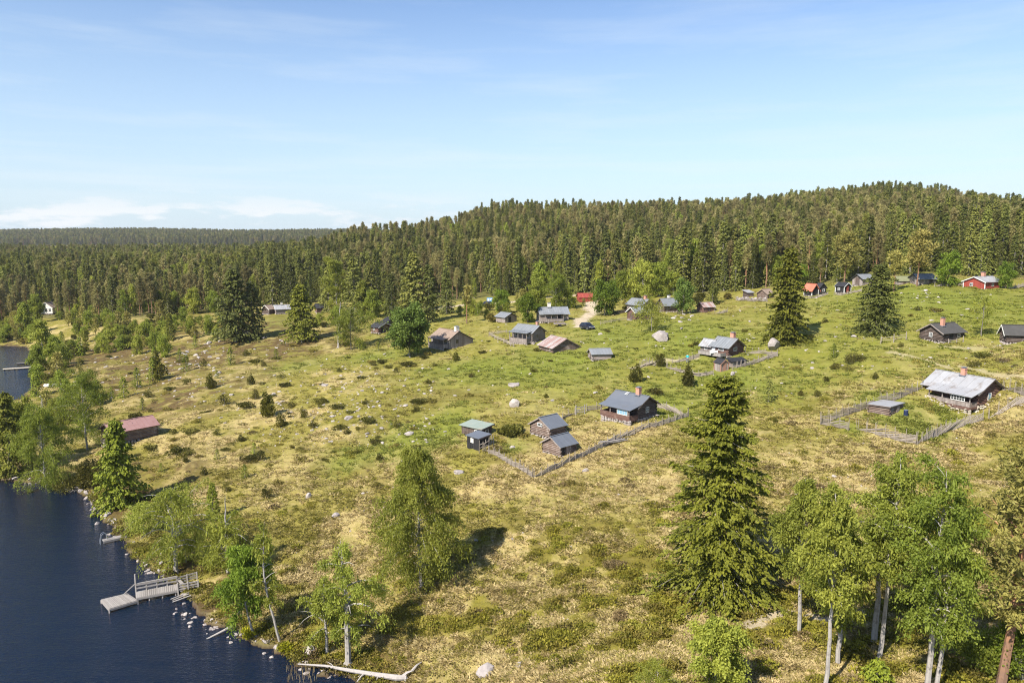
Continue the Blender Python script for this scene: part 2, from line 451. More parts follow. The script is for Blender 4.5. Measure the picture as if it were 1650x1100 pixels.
def build_water():
    m, t, N, L = nodes('lake_water')
    out = t.nodes.new('ShaderNodeOutputMaterial'); gl = t.nodes.new('ShaderNodeBsdfGlossy'); tr = t.nodes.new('ShaderNodeBsdfTransparent')
    df = t.nodes.new('ShaderNodeBsdfDiffuse'); mx = t.nodes.new('ShaderNodeMixShader'); mx2 = t.nodes.new('ShaderNodeMixShader')
    fr = t.nodes.new('ShaderNodeFresnel'); fr.inputs[0].default_value = 1.36
    gl.inputs['Roughness'].default_value = .06
    tr.inputs[0].default_value = (.62, .42, .22, 1); df.inputs[0].default_value = (.003, .021, .056, 1)
    mx2.inputs[0].default_value = .42
    L(tr.outputs[0], mx2.inputs[1]); L(df.outputs[0], mx2.inputs[2])
    bn = t.nodes.new('ShaderNodeBump'); bn.inputs['Strength'].default_value = 1; bn.inputs['Distance'].default_value = .12
    hg = maths(t, 'ADD', noise(t, 2.4, 4, stretch=(.8, 1.5, 1), rough=.65), maths(t, 'MULTIPLY', noise(t, .35, 2, stretch=(.6, 1.4, 1)), 1.2))
    L(hg, bn.inputs['Height']); L(bn.outputs[0], gl.inputs['Normal']); L(bn.outputs[0], fr.inputs['Normal'])
    L(fr.outputs[0], mx.inputs[0]); L(mx2.outputs[0], mx.inputs[1]); L(gl.outputs[0], mx.inputs[2]); L(mx.outputs[0], out.inputs[0])
    mb = MB(); mb.add([(-420, 15, 0), (14, 15, 0), (14, 262, 0), (-420, 262, 0)], [(0, 1, 2, 3)])
    o = mb.obj('lake_water', m); tag(o, kind='structure')
# ---------------------------------------------------------------- plants
def unit(v): return v / (np.linalg.norm(v, axis=-1, keepdims=True) + 1e-9)
def rdir(rs, n):
    v = rs.normal(size=(n, 3)); return unit(v)
def side_of(rs, d, w):
    r = rdir(rs, len(d)); s = np.cross(d, r); return unit(s) * (w[:, None] if not np.isscalar(w) else w)

def spray_side(rs, d, w, k=.55):
    r = np.array((0, 0, 1.)) + rs.normal(size=d.shape) * k
    return unit(np.cross(d, r)) * w[:, None]

def trunk_line(rs, h, n=10, wig=.02, lean=(0, 0), bend=0):
    t = np.linspace(0, 1, n)
    w = np.cumsum(rs.normal(size=(n, 2)) * wig * h / n ** .5, 0); w -= w[0]
    x = lean[0] * h * t + w[:, 0] + bend * h * np.sin(t * math.pi); y = lean[1] * h * t + w[:, 1]
    return np.stack([x, y, t * h], 1)

def at_line(P, t):
    k = np.linspace(0, 1, len(P))
    return np.stack([np.interp(t, k, P[:, i]) for i in range(3)], -1)

def root_flare(mb, P, r, rs, n=5, c=.5):
    for i in range(n):
        a = i * TAU / n + rs.rand(); q = P[0]
        mb.tube([q + (0, 0, r * 1.8), q + (math.cos(a) * r * 1.1, math.sin(a) * r * 1.1, r * .5), q + (math.cos(a) * r * 2.6, math.sin(a) * r * 2.6, -r * .6)], [r * .75, r * .55, r * .2], 5, c)

def spruce(seed, h, rmax, nb, K, J, tuft, base=.04, droop=.5, shape=.75, sparse=0, trunk_r=None, bare=True, hangk=(.25, 1.0), tipup=.22, fan=(.35, 1.1)):
    """returns (trunk MB, crown MB): drooping whorls of needle sprays round a tapering trunk"""
    rs = np.random.RandomState(seed)
    tr, cr = MB(), MB()
    tr_r = trunk_r or h * .018
    P = trunk_line(rs, h, 9, .006)
    t = np.linspace(0, 1, 9); tr.tube(P, tr_r * (1 - t) ** .8 + .012, 7)
    if trunk_r: root_flare(tr, P, tr_r, rs)
    u = np.linspace(0, 1, nb) ** 1.1
    th = base + (1 - base - .015) * u + rs.normal(size=nb) * .006; th = np.clip(th, base * .7, .99)
    prof = ((1 - th) ** shape) * np.minimum(1, .72 + 2.2 * th)
    lump = .78 + .44 * rs.rand(nb) ** 1.0
    az = np.arange(nb) * 2.39996 + rs.normal(size=nb) * .35
    lump *= 1 + .12 * np.sin(az * 2 + seed) + .15 * np.sin(th * 31 + seed)
    if sparse: lump *= np.where(rs.rand(nb) < sparse, .45, 1)
    Lb = np.maximum(rmax * prof * lump, h * .012)
    O = at_line(P, th)
    out = np.stack([np.cos(az), np.sin(az)], 1)
    rise = .30 * th - .05 + .25 * (th > .85) + rs.normal(size=nb) * .07
    dr = droop * (1 - th * .8) * (.8 + .4 * rs.rand(nb))
    def pos(b, s):
        z = Lb[b] * (rise[b] * s - dr[b] * s ** 1.7 + tipup * dr[b] * np.clip(s - .7, 0, 1) * 2)
        return np.concatenate([O[b][:, :2] + out[b] * (Lb[b] * s)[:, None], (O[b][:, 2] + z)[:, None]], 1)
    if bare:
        for b in range(0, nb, 2 if nb > 150 else 3):
            ss = np.array([0, .35, .75]); bb = np.full(3, b)
            tr.tube(pos(bb, ss), np.array([.035, .025, .01]) * h / 14, 3, .8, cap=False)
    b = np.repeat(np.arange(nb), K)
    s = np.clip((np.tile((np.arange(K) + .6) / K, nb) + rs.normal(size=nb * K) * .5 / K), .12, 1)
    p0 = pos(b, s)
    sg = np.where(rs.rand(len(b)) < .5, -1, 1) * (fan[0] + (fan[1] - fan[0]) * rs.rand(len(b))) * (1.05 - .55 * s)
    ca, sa = np.cos(sg), np.sin(sg); o2 = out[b]
    d = np.stack([o2[:, 0] * ca - o2[:, 1] * sa, o2[:, 0] * sa + o2[:, 1] * ca, -.12 - .5 * dr[b] * rs.rand(len(b))], 1)
    ls = (Lb[b] * .42 * (1.1 - s) + tuft * .9) * (.7 + .6 * rs.rand(len(b)))
    j = np.tile((np.arange(J) + .3) / J, len(b)); B = np.repeat(np.arange(len(b)), J)
    q = p0[B] + d[B] * (ls[B] * j)[:, None] + rs.normal(size=(len(B), 3)) * tuft * .16
    dd = unit(d[B] * (.9) + np.array((0, 0, -1)) * (hangk[0] + (hangk[1] - hangk[0]) * rs.rand(len(B)))[:, None] + rs.normal(size=(len(B), 3)) * .25)
    ln = tuft * (.7 + .7 * rs.rand(len(B)))
    cl = np.clip(.35 + .45 * np.repeat(np.repeat(rs.rand(nb), K), J) * 1 + rs.normal(size=len(B)) * .16 + .2 * (j > .7), 0, 1)
    cr.kites(q, dd * ln[:, None], spray_side(rs, dd, ln * .30), cl)
    # leader
    n = max(6, nb // 14); zt = rs.rand(n)
    q = at_line(P, .95 + .05 * zt); dd = unit(rdir(rs, n) * (.5, .5, .3) + (0, 0, .5)); cr.kites(q, dd * tuft, side_of(rs, dd, np.full(n, tuft * .25)), np.full(n, .6))
    return tr, cr

def limb_curve(rs, a, az, L, up, dr, n=6, wob=.06):
    s = np.linspace(0, 1, n)
    ang = az + np.cumsum(rs.normal(size=n) * wob)
    x = np.cumsum(np.cos(ang)) / n * L; y = np.cumsum(np.sin(ang)) / n * L
    z = L * (up * s - dr * s ** 2.2)
    c = np.stack([x, y, z], 1); return a + c - c[0]

def birch(seed, h, rmax, nl, ns, m, leaf, base=.25, peak=.4, lean=(0, 0), bend=0, up=.75, dr=.55, hang=.6, tr_r=None, top=.12, patchy=0, bare_top=0, limb_r=.3, flare=False, skew=0, shapep=.8, strand=.16):
    """deciduous tree: limbs, hanging twigs and many separate leaves"""
    rs = np.random.RandomState(seed)
    tr, cr = MB(), MB()
    P = trunk_line(rs, h, 12, .014, lean, bend)
    r0 = tr_r or h * .012
    t = np.linspace(0, 1, 12); tr.tube(P, r0 * (1 - t) ** .7 + .012, 7, .2)
    if flare: root_flare(tr, P, r0, rs, 5, .3)
    O, D, LS, TV = [], [], [], []
    for i in range(nl):
        th = base + (.97 - bare_top - base) * ((i + rs.rand()) / nl) ** .95
        x = (th - base * .6) / (1 - base * .6)
        env = (x / peak) ** .55 if x < peak else max(top, 1 - (x - peak) / (1 - peak)) ** shapep
        L = rmax * max(env, top) * (.85 + .5 * rs.rand())
        if patchy and rs.rand() < patchy: L *= .45
        az = i * 2.4 + rs.normal() * .4
        if skew: L *= 1 + skew * math.cos(az)
        c = limb_curve(rs, at_line(P, th), az, L, up * (.6 + .7 * rs.rand()) * (1.15 - .5 * (x < .25)), dr * (.6 + .8 * rs.rand()))
        lr = min(r0 * limb_r * (L / rmax + .2), .55 * r0 * (1 - th) ** .7 + .012)
        tr.tube(c, lr * np.linspace(1, .12, 6), 4, .75, cap=False)
        if patchy and rs.rand() < patchy * .5: continue
        tv = rs.rand()
        n_s = max(4, int(ns * (.45 + L / rmax))); s = .22 + .78 * rs.rand(n_s) ** .8
        o = at_line(c, s); outd = unit(c[-1] - c[0])
        dd = unit(rdir(rs, n_s) * .75 + outd * .55 + np.array((0, 0, .15)))
        O.append(o); D.append(dd); LS.append((.35 + .5 * rs.rand(n_s)) * (.16 * rmax + .25 * L)); TV.append(np.full(n_s, tv))
    n = max(4, ns // 2)
    O.append(at_line(P, .8 - bare_top + (.2) * rs.rand(n))); D.append(unit(rdir(rs, n) + (0, 0, .8))); LS.append(np.full(n, .2 * rmax)); TV.append(np.full(n, .7))
    O, D, LS, TV = map(np.concatenate, (O, D, LS, TV))
    B = np.repeat(np.arange(len(O)), m); s = np.tile((np.arange(m) + .5) / m, len(O))
    q = O[B] + D[B] * (LS[B] * s)[:, None]
    q[:, 2] -= hang * LS[B] * s ** 2
    q += rs.normal(size=q.shape) * (leaf * .8 + .07 * LS[B])[:, None]
    dd = unit(rdir(rs, len(B)) + np.array((0, 0, -.5 * hang)))
    ln = leaf * (.7 + .6 * rs.rand(len(B)))
    cl = np.clip(.2 + .5 * TV[B] + rs.normal(size=len(B)) * .18, 0, 1)
    st = rs.rand(len(B)) < strand * min(1, hang)
    dd[st] = unit(rdir(rs, st.sum()) * .45 + D[B][st] * .35 + np.array((0, 0, -1.1))); wd = ln * .46; ln[st] *= 3.2; wd[st] *= .8
    cr.kites(q, dd * ln[:, None], side_of(rs, dd, wd), cl)
    return tr, cr

def pine(seed, h, rmax, nl, nt, nn, need, base=.5, lean=(0, 0), tr_r=None, flat=.6, bend=0):
    """Scots pine: long bare orange trunk, flat clouds of needle tufts"""
    rs = np.random.RandomState(seed)
    tr, cr = MB(), MB()
    P = trunk_line(rs, h, 12, .012, lean, bend); r0 = tr_r or h * .014
    t = np.linspace(0, 1, 12); tr.tube(P, r0 * (1 - t * .9) ** .8 + .01, 7, np.repeat(np.clip(t * 1.3, 0, 1), 7))
    C = []; TV = []
    for i in range(nl):
        th = base + (.97 - base) * (i + rs.rand()) / nl
        x = (th - base) / (1 - base)
        env = min(1, .55 + 1.6 * x) * (1 - max(0, x - .4) * 1.55) if x < .98 else .1
        L = rmax * max(env, .1) * (.65 + .6 * rs.rand())
        c = limb_curve(rs, at_line(P, th), i * 2.4 + rs.normal() * .5, L, .35 + .5 * x, .25 * (1 - x), 5, .12)
        tr.tube(c, r0 * .3 * np.linspace(1, .2, 5), 4, .6, cap=False)
        s = .35 + .65 * rs.rand(nt)
        C.append(at_line(c, s) + rs.normal(size=(nt, 3)) * (.16 * rmax, .16 * rmax, .05 * rmax) ); TV.append(np.full(nt, rs.rand()))
    C.append(at_line(P, .9 + .1 * rs.rand(nt)) + rs.normal(size=(nt, 3)) * (.05 * rmax, .05 * rmax, .1)); TV.append(np.full(nt, .5))
    C = np.concatenate(C); TV = np.concatenate(TV)
    B = np.repeat(np.arange(len(C)), nn)
    dd = unit(rdir(rs, len(B)) + np.array((0, 0, .45)))
    q = C[B] + dd * need * .15 + rs.normal(size=(len(B), 3)) * need * .25
    ln = need * (.7 + .6 * rs.rand(len(B)))
    cr.kites(q, dd * ln[:, None], side_of(rs, dd, ln * .16), np.clip(.2 + .55 * TV[B] + rs.normal(size=len(B)) * .15, 0, 1))
    return tr, cr

def bush(seed, h, r, n, leaf, up=.4, lumps=9, flat=1.0, stems=5):
    """low shrub: lumpy mass of sprays on a few stems"""
    rs = np.random.RandomState(seed); tr, cr = MB(), MB()
    C = []; 
    for i in range(lumps):
        a = rs.rand() * TAU; rr = r * (.1 + .62 * rs.rand() ** .6); zz = h * (.25 + .5 * rs.rand() * (1 - rr / r * .7))
        C.append((math.cos(a) * rr, math.sin(a) * rr, zz, r * (.28 + .2 * rs.rand()), rs.rand()))
    for i in range(min(stems, lumps)):
        c = C[i]; tr.tube([(0, 0, -.1), (c[0] * .4, c[1] * .4, c[2] * .5), (c[0], c[1], c[2])], [.05 * h / 1.5, .035 * h / 1.5, .012], 4, .4)
    C = np.array(C); b = rs.randint(0, lumps, n); dd = rdir(rs, n)
    q = C[b, :3] + dd * (C[b, 3] * (.45 + .6 * rs.rand(n)))[:, None] * np.array((1, 1, h / r * .55 * flat))
    q[:, 2] = np.maximum(q[:, 2], .02)
    d2 = unit(dd * .8 + rdir(rs, n) * .5 + np.array((0, 0, up))); ln = leaf * (.7 + .7 * rs.rand(n))
    cr.kites(q, d2 * ln[:, None], side_of(rs, d2, ln * .3), np.clip(.2 + .5 * C[b, 4] + rs.normal(size=n) * .2, 0, 1))
    return tr, cr

def juniper(seed, h, r, n, leaf):
    """ragged upright shrub: several leaning leaders of unequal height"""
    rs = np.random.RandomState(seed); tr, cr = MB(), MB()
    tr.tube([(0, 0, -.15), (0, 0, h * .6)], [.06, .02], 5, .4)
    m = 7; ca = rs.rand(m) * TAU; cr_ = r * .62 * rs.rand(m) ** .6; ch = h * (.45 + .55 * rs.rand(m)) * (1.05 - .35 * cr_ / r); ch[0], cr_[0] = h, r * .1; cw = r * (.34 + .22 * rs.rand(m)); tv = rs.rand(m)
    b = rs.randint(0, m, n); u = rs.rand(n) ** .85; a = rs.rand(n) * TAU
    rr = cw[b] * np.minimum(1, .5 + 2 * u) * (1 - u ** 1.8) ** .7 * (.35 + .8 * rs.rand(n) ** .6)
    q = np.stack([np.cos(ca[b]) * cr_[b] * (.6 + .5 * u) + np.cos(a) * rr, np.sin(ca[b]) * cr_[b] * (.6 + .5 * u) + np.sin(a) * rr, ch[b] * u * .95 + .03], 1)
    d = unit(np.stack([np.cos(a) * .5, np.sin(a) * .5, .85 + 0 * a], 1) + rs.normal(size=(n, 3)) * .35); ln = leaf * (.7 + .9 * rs.rand(n))
    cr.kites(q, d * ln[:, None], side_of(rs, d, ln * .25), np.clip(.15 + .5 * tv[b] + .2 * u + rs.normal(size=n) * .15, 0, 1))
    return tr, cr

def snag(seed, h, n=16, lean=(0, 0), r=None, bl=.22):
    rs = np.random.RandomState(seed); tr = MB(); br = MB()
    P = trunk_line(rs, h, 10, .02, lean); r0 = r or h * .02
    tr.tube(P, np.linspace(r0, r0 * .25, 10), 7, .6); root_flare(tr, P, r0, rs, 4, .6)
    for i in range(n):
        th = .3 + .68 * rs.rand(); L = h * bl * (.4 + rs.rand()) * (1.15 - th)
        c = limb_curve(rs, at_line(P, th), rs.rand() * TAU, L, .25 * rs.normal() + .1, .3 * rs.rand(), 5, .3)
        br.tube(c, np.linspace(.3, .08, 5) * r0, 4, .7, cap=False)
    return tr, br

def mats_plants():
    M_['spruce'] = leafmat('spruce_needles', (.070,.080,.010), (.215,.215,.022), trans=.30)
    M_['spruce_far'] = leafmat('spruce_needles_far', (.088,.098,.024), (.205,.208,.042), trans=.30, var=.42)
    M_['spruce_dk'] = leafmat('dark_spruce_needles', (.040,.050,.012), (.115,.125,.024), trans=.25)
    M_['pine_green'] = leafmat('young_pine_needles', (.135,.142,.030), (.265,.258,.050), trans=.3, var=.42)
    M_['young'] = leafmat('young_spruce_needles', (.085,.115,.012), (.22,.25,.022), trans=.32)
    M_['birch'] = leafmat('birch_leaves', (.20,.23,.036), (.41,.425,.07), trans=.5, c3=(.40,.40,.04))
    M_['birch_dk'] = leafmat('birch_leaves_deep', (.165,.21,.030), (.34,.38,.056), trans=.5, c3=(.36,.38,.04))
    M_['bright'] = leafmat('fresh_leaves', (.120,.180,.018), (.245,.315,.034), trans=.45)
    M_['rowan'] = leafmat('rowan_leaves', (.105,.160,.026), (.225,.285,.060), trans=.40)
    M_['pine'] = leafmat('pine_needles', (.20,.18,.046), (.40,.34,.09), trans=.28)
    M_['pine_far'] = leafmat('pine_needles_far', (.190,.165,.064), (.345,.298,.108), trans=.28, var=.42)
    M_['juniper'] = leafmat('juniper_needles', (.060,.060,.012), (.150,.132,.022), trans=.25, var=.4)
    M_['willow'] = leafmat('willow_leaves', (.24,.24,.014), (.44,.40,.02), trans=.4)
    M_['heather'] = leafmat('heather_sprigs', (.165,.136,.024), (.30,.248,.055), trans=.3, var=.4)
    M_['blueberry'] = leafmat('blueberry_sprigs', (.155,.146,.018), (.295,.258,.033), trans=.3, var=.4)
    M_['brownheath'] = leafmat('brown_heather_sprigs', (.100,.072,.030), (.195,.142,.062), trans=.15, var=.4)
    M_['grass_dry'] = leafmat('dry_grass', (.30,.225,.085), (.52,.41,.20), c3=(.5,.4,.18), trans=.3, var=.25)
    M_['grass_mid'] = leafmat('meadow_grass', (.175,.153,.032), (.315,.260,.066), trans=.3, var=.25)
    M_['grass_green'] = leafmat('green_grass', (.130,.154,.023), (.222,.228,.042), trans=.3, var=.25)
    M_['bark_birch'] = plain('birch_bark', (.27,.245,.22), (.43,.395,.35), 3, .75, .2, stretch=(1, 1, 1.2), c3=(.06,.05,.045))
    M_['bark_grey'] = plain('grey_bark', (.13,.11,.095), (.34,.31,.28), 2.5, .85, .3)
    M_['bark_pine'] = plain('pine_bark', (.15,.10,.075), (.44,.20,.085), 2.5, .85, .3, tint=.8, c3=(.10,.07,.055))
    M_['bark_pale'] = plain('weathered_dead_wood', (.24,.215,.20), (.42,.385,.35), 2, .85, .3, stretch=(3, 3, .6))

def plant(name, label, cat, parts, mats, loc, rz=0, sc=1, group=None, tilt=(0, 0), trunkname='trunk', crownname='crown'):
    o = thing(name, label, cat, loc, rz, group)
    o.rotation_euler = (tilt[0], tilt[1], rz); o.scale = (sc,) * 3 if np.isscalar(sc) else sc
    for p, m, nm in zip(parts, mats, (trunkname, crownname)):
        if isinstance(p, MB):
            if p.n: p.obj(nm, M_[m], o)
        else:
            c = bpy.data.objects.new(nm, p); COL.objects.link(c); c.parent = o
    return o
# ---------------------------------------------------------------- buildings
def mats_build():
    M_['log'] = plain('weathered_logs', (.085,.058,.046), (.235,.170,.135), 2.5, .85, .25, stretch=(.5, .5, 5), c3=(.30,.25,.22))
    M_['logred'] = plain('reddish_brown_logs', (.075,.040,.032), (.20,.115,.09), 2.5, .85, .25, stretch=(.5, .5, 5), c3=(.21,.14,.11))
    M_['logdark'] = plain('dark_tarred_logs', (.048,.035,.030), (.14,.102,.084), 2.5, .85, .25, stretch=(.5, .5, 5), c3=(.15,.125,.11))
    M_['loggrey'] = plain('grey_weathered_timber', (.16,.13,.115), (.36,.31,.28), 2.5, .85, .25, stretch=(.5, .5, 5), c3=(.20,.15,.12))
    M_['black'] = plain('black_painted_boards', (.012,.012,.013), (.035,.033,.033), 3, .7, .15)
    M_['red'] = plain('red_painted_boards', (.22,.038,.028), (.31,.066,.046), 3, .75, .15)
    M_['cream'] = plain('pale_painted_boards', (.66,.63,.56), (.74,.72,.66), 3, .7, .1)
    M_['white'] = plain('white_paint', (.58,.58,.565), (.66,.66,.64), 3, .6)
    M_['grid'] = plain('pale_window_wood', (.52,.48,.42), (.64,.60,.54), 3, .7)
    M_['roofdark'] = plain('dark_grey_metal_roof', (.105,.115,.135), (.135,.148,.170), .8, .5, .04, c3=(.125,.13,.14), spec=.4, tint=.55)
    M_['roofgrey'] = plain('grey_metal_roof', (.165,.175,.185), (.22,.232,.245), .9, .5, .05, c3=(.19,.19,.185), spec=.4, tint=.55)
    M_['roofpale'] = plain('pale_sheet_metal_roof', (.24,.24,.25), (.35,.35,.355), 1.2, .5, .05, stretch=(1, .25, 1), c3=(.21,.185,.17), spec=.4, tint=.6)
    M_['roofblack'] = plain('black_felt_roof', (.018,.018,.021), (.040,.040,.045), 2, .8, .1)
    M_['rooffelt'] = plain('dark_brown_felt_roof', (.050,.048,.045), (.085,.080,.075), 1.5, .8, .1)
    M_['roofrust'] = plain('rust_streaked_metal_roof', (.36,.33,.315), (.25,.105,.075), 1.0, .6, .08, stretch=(1.2, .15, 1), c3=(.40,.37,.36), tint=.85)
    M_['roofred'] = plain('red_tile_roof', (.42,.12,.075), (.52,.175,.11), 3, .7, .2)
    M_['roofmauve'] = plain('faded_red_metal_roof', (.265,.145,.132), (.33,.195,.178), 1.5, .55, .05, tint=.3)
    M_['roofgreen'] = plain('pale_green_sheet_roof', (.20,.245,.205), (.27,.305,.26), 1, .6, .05, c3=(.26,.21,.16), tint=.2)
    M_['roofbrown'] = plain('brown_weathered_roof', (.20,.145,.112), (.28,.21,.165), 2, .85, .2, tint=.4)
    M_['roofmoss'] = plain('mossy_roof', (.16,.17,.09), (.25,.25,.16), 2, .9, .2)
    M_['brick'] = plain('orange_brick', (.42,.195,.13), (.54,.285,.205), 9, .85, .3)
    M_['plaster'] = plain('white_plaster', (.62,.56,.47), (.72,.67,.58), 6, .85, .1)
    M_['cap'] = plain('dark_metal_cap', (.10,.11,.14), (.18,.2,.24), 3, .4)
    M_['glass'] = plain('window_glass', (.012,.014,.016), (.02,.022,.025), 2, .06, spec=.8)
    M_['blueglass'] = plain('blue_tinted_screen', (.16,.30,.40), (.25,.40,.50), 2, .15, spec=.6)
    M_['stone'] = plain('foundation_stone', (.25,.21,.19), (.38,.335,.305), 1.5, .9, .3, c3=(.24,.21,.18))
    M_['palestone'] = plain('pale_fieldstone', (.33,.285,.22), (.46,.41,.33), 1.5, .9, .3)
    M_['plank'] = plain('silvered_planks', (.20,.18,.163), (.345,.315,.29), 2, .8, .2, stretch=(3, 3, 1))
    M_['fence'] = plain('silvered_fence_poles', (.19,.158,.126), (.36,.31,.26), 2, .85)
    M_['orange'] = plain('orange_wood', (.26,.135,.095), (.36,.20,.145), 3, .7)

def foot(ax, ay, bx, cx, yaw):
    """nearest corner on the ground at photo pixel (ax, ay); wall AC runs off at yaw and ends at column cx, wall AB at yaw + 90 and ends at bx"""
    a = hit(ax, ay); dep = a[1] * CP + (HCAM - a[2]) * SP
    def ln(t, px):
        k = (px - CW / 2) / FPX
        return abs((k * dep - a[0]) / (math.cos(t) - k * math.sin(t) * CP))
    t2 = rad(yaw); t1 = t2 + math.pi / 2
    l1, l2 = ln(t1, bx), ln(t2, cx)
    print('foot', ax, ay, 'Y=%.0f z=%.1f' % (a[1], a[2]), 'B=%.1f C=%.1f' % (l1, l2))
    return a, (math.cos(t1), math.sin(t1)), l1, (math.cos(t2), math.sin(t2)), l2, 0

def profile_walls(mb, L, W, prof, z0, kind, rs, gap=.05):
    """walls as one body plus real log courses / upright boards; prof = [(y,z)...] top outline from y=-W/2 to +W/2"""
    py = [p[0] for p in prof]; pz = [p[1] for p in prof]
    top = lambda y: np.interp(y, py, pz)
    pts = [(-W/2 + gap, z0)] + [(np.clip(y, -W/2 + gap, W/2 - gap), z - .02) for y, z in prof] + [(W/2 - gap, z0)]
    n = len(pts); xs = (-L/2 + gap, L/2 - gap)
    V = [(x, y, z) for x in xs for y, z in pts]
    mb.ng.append([mb.n + i for i in range(n)][::1]); mb.ng.append([mb.n + n + i for i in range(n)][::-1])
    F = [(i, n + i, n + (i + 1) % n, (i + 1) % n) for i in range(n)]
    mb.add(V, F, .15)
    if kind == 'log':
        h = .24; zmax = max(pz); k = 0; z = z0
        while z < zmax - .06:
            zt = min(z + h - .012, zmax)
            for sy in (-1, 1):
                tp = top(sy * W / 2)
                if z < tp - .05:
                    c = rs.rand(); z1 = min(zt, tp - .01); o = W / 2 * sy; zm = (z + z1) / 2
                    e = .16 if k % 2 else -.02
                    prof4 = [(o - sy * .06, z), (o + sy * .005, z + .05), (o + sy * .03, zm), (o + sy * .005, z1 - .05), (o - sy * .06, z1)]
                    v = [(x, y, q) for x in (-L/2 - e, L/2 + e) for y, q in prof4]
                    mb.add(v, [(i, i + 1, i + 6, i + 5) for i in range(4)], c)
                    mb.ng += [[mb.n - 10 + i for i in range(5)], [mb.n - 5 + i for i in range(5)]]
            ys = np.linspace(-W/2, W/2, 81); ok = ys[top(ys) > zt]
            if len(ok) > 4:
                ya, yb = ok[0], ok[-1]; e = .16 if k % 2 == 0 else -.02
                if ya <= -W/2 + .01 and zt < min(pz[0], pz[-1]): ya -= e; yb += e
                for sx in (-1, 1):
                    c = rs.rand(); o = L / 2 * sx; zm = (z + zt) / 2
                    prof4 = [(o - sx * .06, z), (o + sx * .005, z + .05), (o + sx * .03, zm), (o + sx * .005, zt - .05), (o - sx * .06, zt)]
                    v = [(x, y, q) for y in (ya, yb) for x, q in prof4]
                    mb.add(v, [(i, i + 1, i + 6, i + 5) for i in range(4)], c)
                    mb.ng += [[mb.n - 10 + i for i in range(5)], [mb.n - 5 + i for i in range(5)]]
            z += h; k += 1
    else:
        w = .19
        for sy in (-1, 1):
            x = -L / 2; tp = top(sy * W / 2) - .02
            while x < L / 2 - .05:
                pr = .012 + .03 * rs.rand(); x1 = min(x + w - .012, L / 2); o = sy * (W / 2 - .06)
                mb.box((x, min(o, o + sy * (.06 + pr)), z0 - .05 * rs.rand()), (x1, max(o, o + sy * (.06 + pr)), tp), c=rs.rand()); x += w
        for sx in (-1, 1):
            y = -W / 2
            while y < W / 2 - .05:
                pr = .012 + .03 * rs.rand(); y1 = min(y + w - .012, W / 2); o = sx * (L / 2 - .06)
                zt = min(top(y), top(y1)) - .02
                mb.box((min(o, o + sx * (.06 + pr)), y, z0 - .05 * rs.rand()), (max(o, o + sx * (.06 + pr)), y1, zt), c=rs.rand()); y += w

def roof_slab(mb, x0, x1, p, q, th, seams=.62, rs=None, rib=.035, ragged=0):
    """one slope from p=(y,z) (upper) to q=(y,z) (lower), between x0 and x1, with raised seams"""
    (y0, z0), (y1, z1) = p, q
    d = np.array((y1 - y0, z1 - z0)); l = np.linalg.norm(d); d /= l; nrm = np.array((-d[1], d[0]))
    if nrm[1] < 0: nrm = -nrm
    n = max(1, int(round((x1 - x0) / seams))) if seams else 1
    for i in range(n):
        xa = x0 + (x1 - x0) * i / n; xb = x0 + (x1 - x0) * (i + 1) / n
        off = (.006 * (i % 2)) if n > 1 else 0
        e = ragged * rs.rand() if (ragged and rs is not None) else 0
        a = np.array(p) + nrm * off; b = np.array(q) + nrm * off + d * e; a2 = np.array(p) - nrm * th; b2 = np.array(q) - nrm * th + d * e
        v = [(x, yy, zz) for x in (xa, xb) for yy, zz in (a, b, b2, a2)]
        mb.add(v, [(0,1,2,3),(7,6,5,4),(0,4,5,1),(1,5,6,2),(2,6,7,3),(3,7,4,0)], rs.rand() if rs is not None else .5)
        if rib and i:
            a = np.array(p) + nrm * (rib / 2 + .004); b = np.array(q) + nrm * (rib / 2 + .004) + d * .01
            mb.bar((xa, *a), (xa, *b), .03, rib, .2, up=(0, nrm[0], nrm[1]))

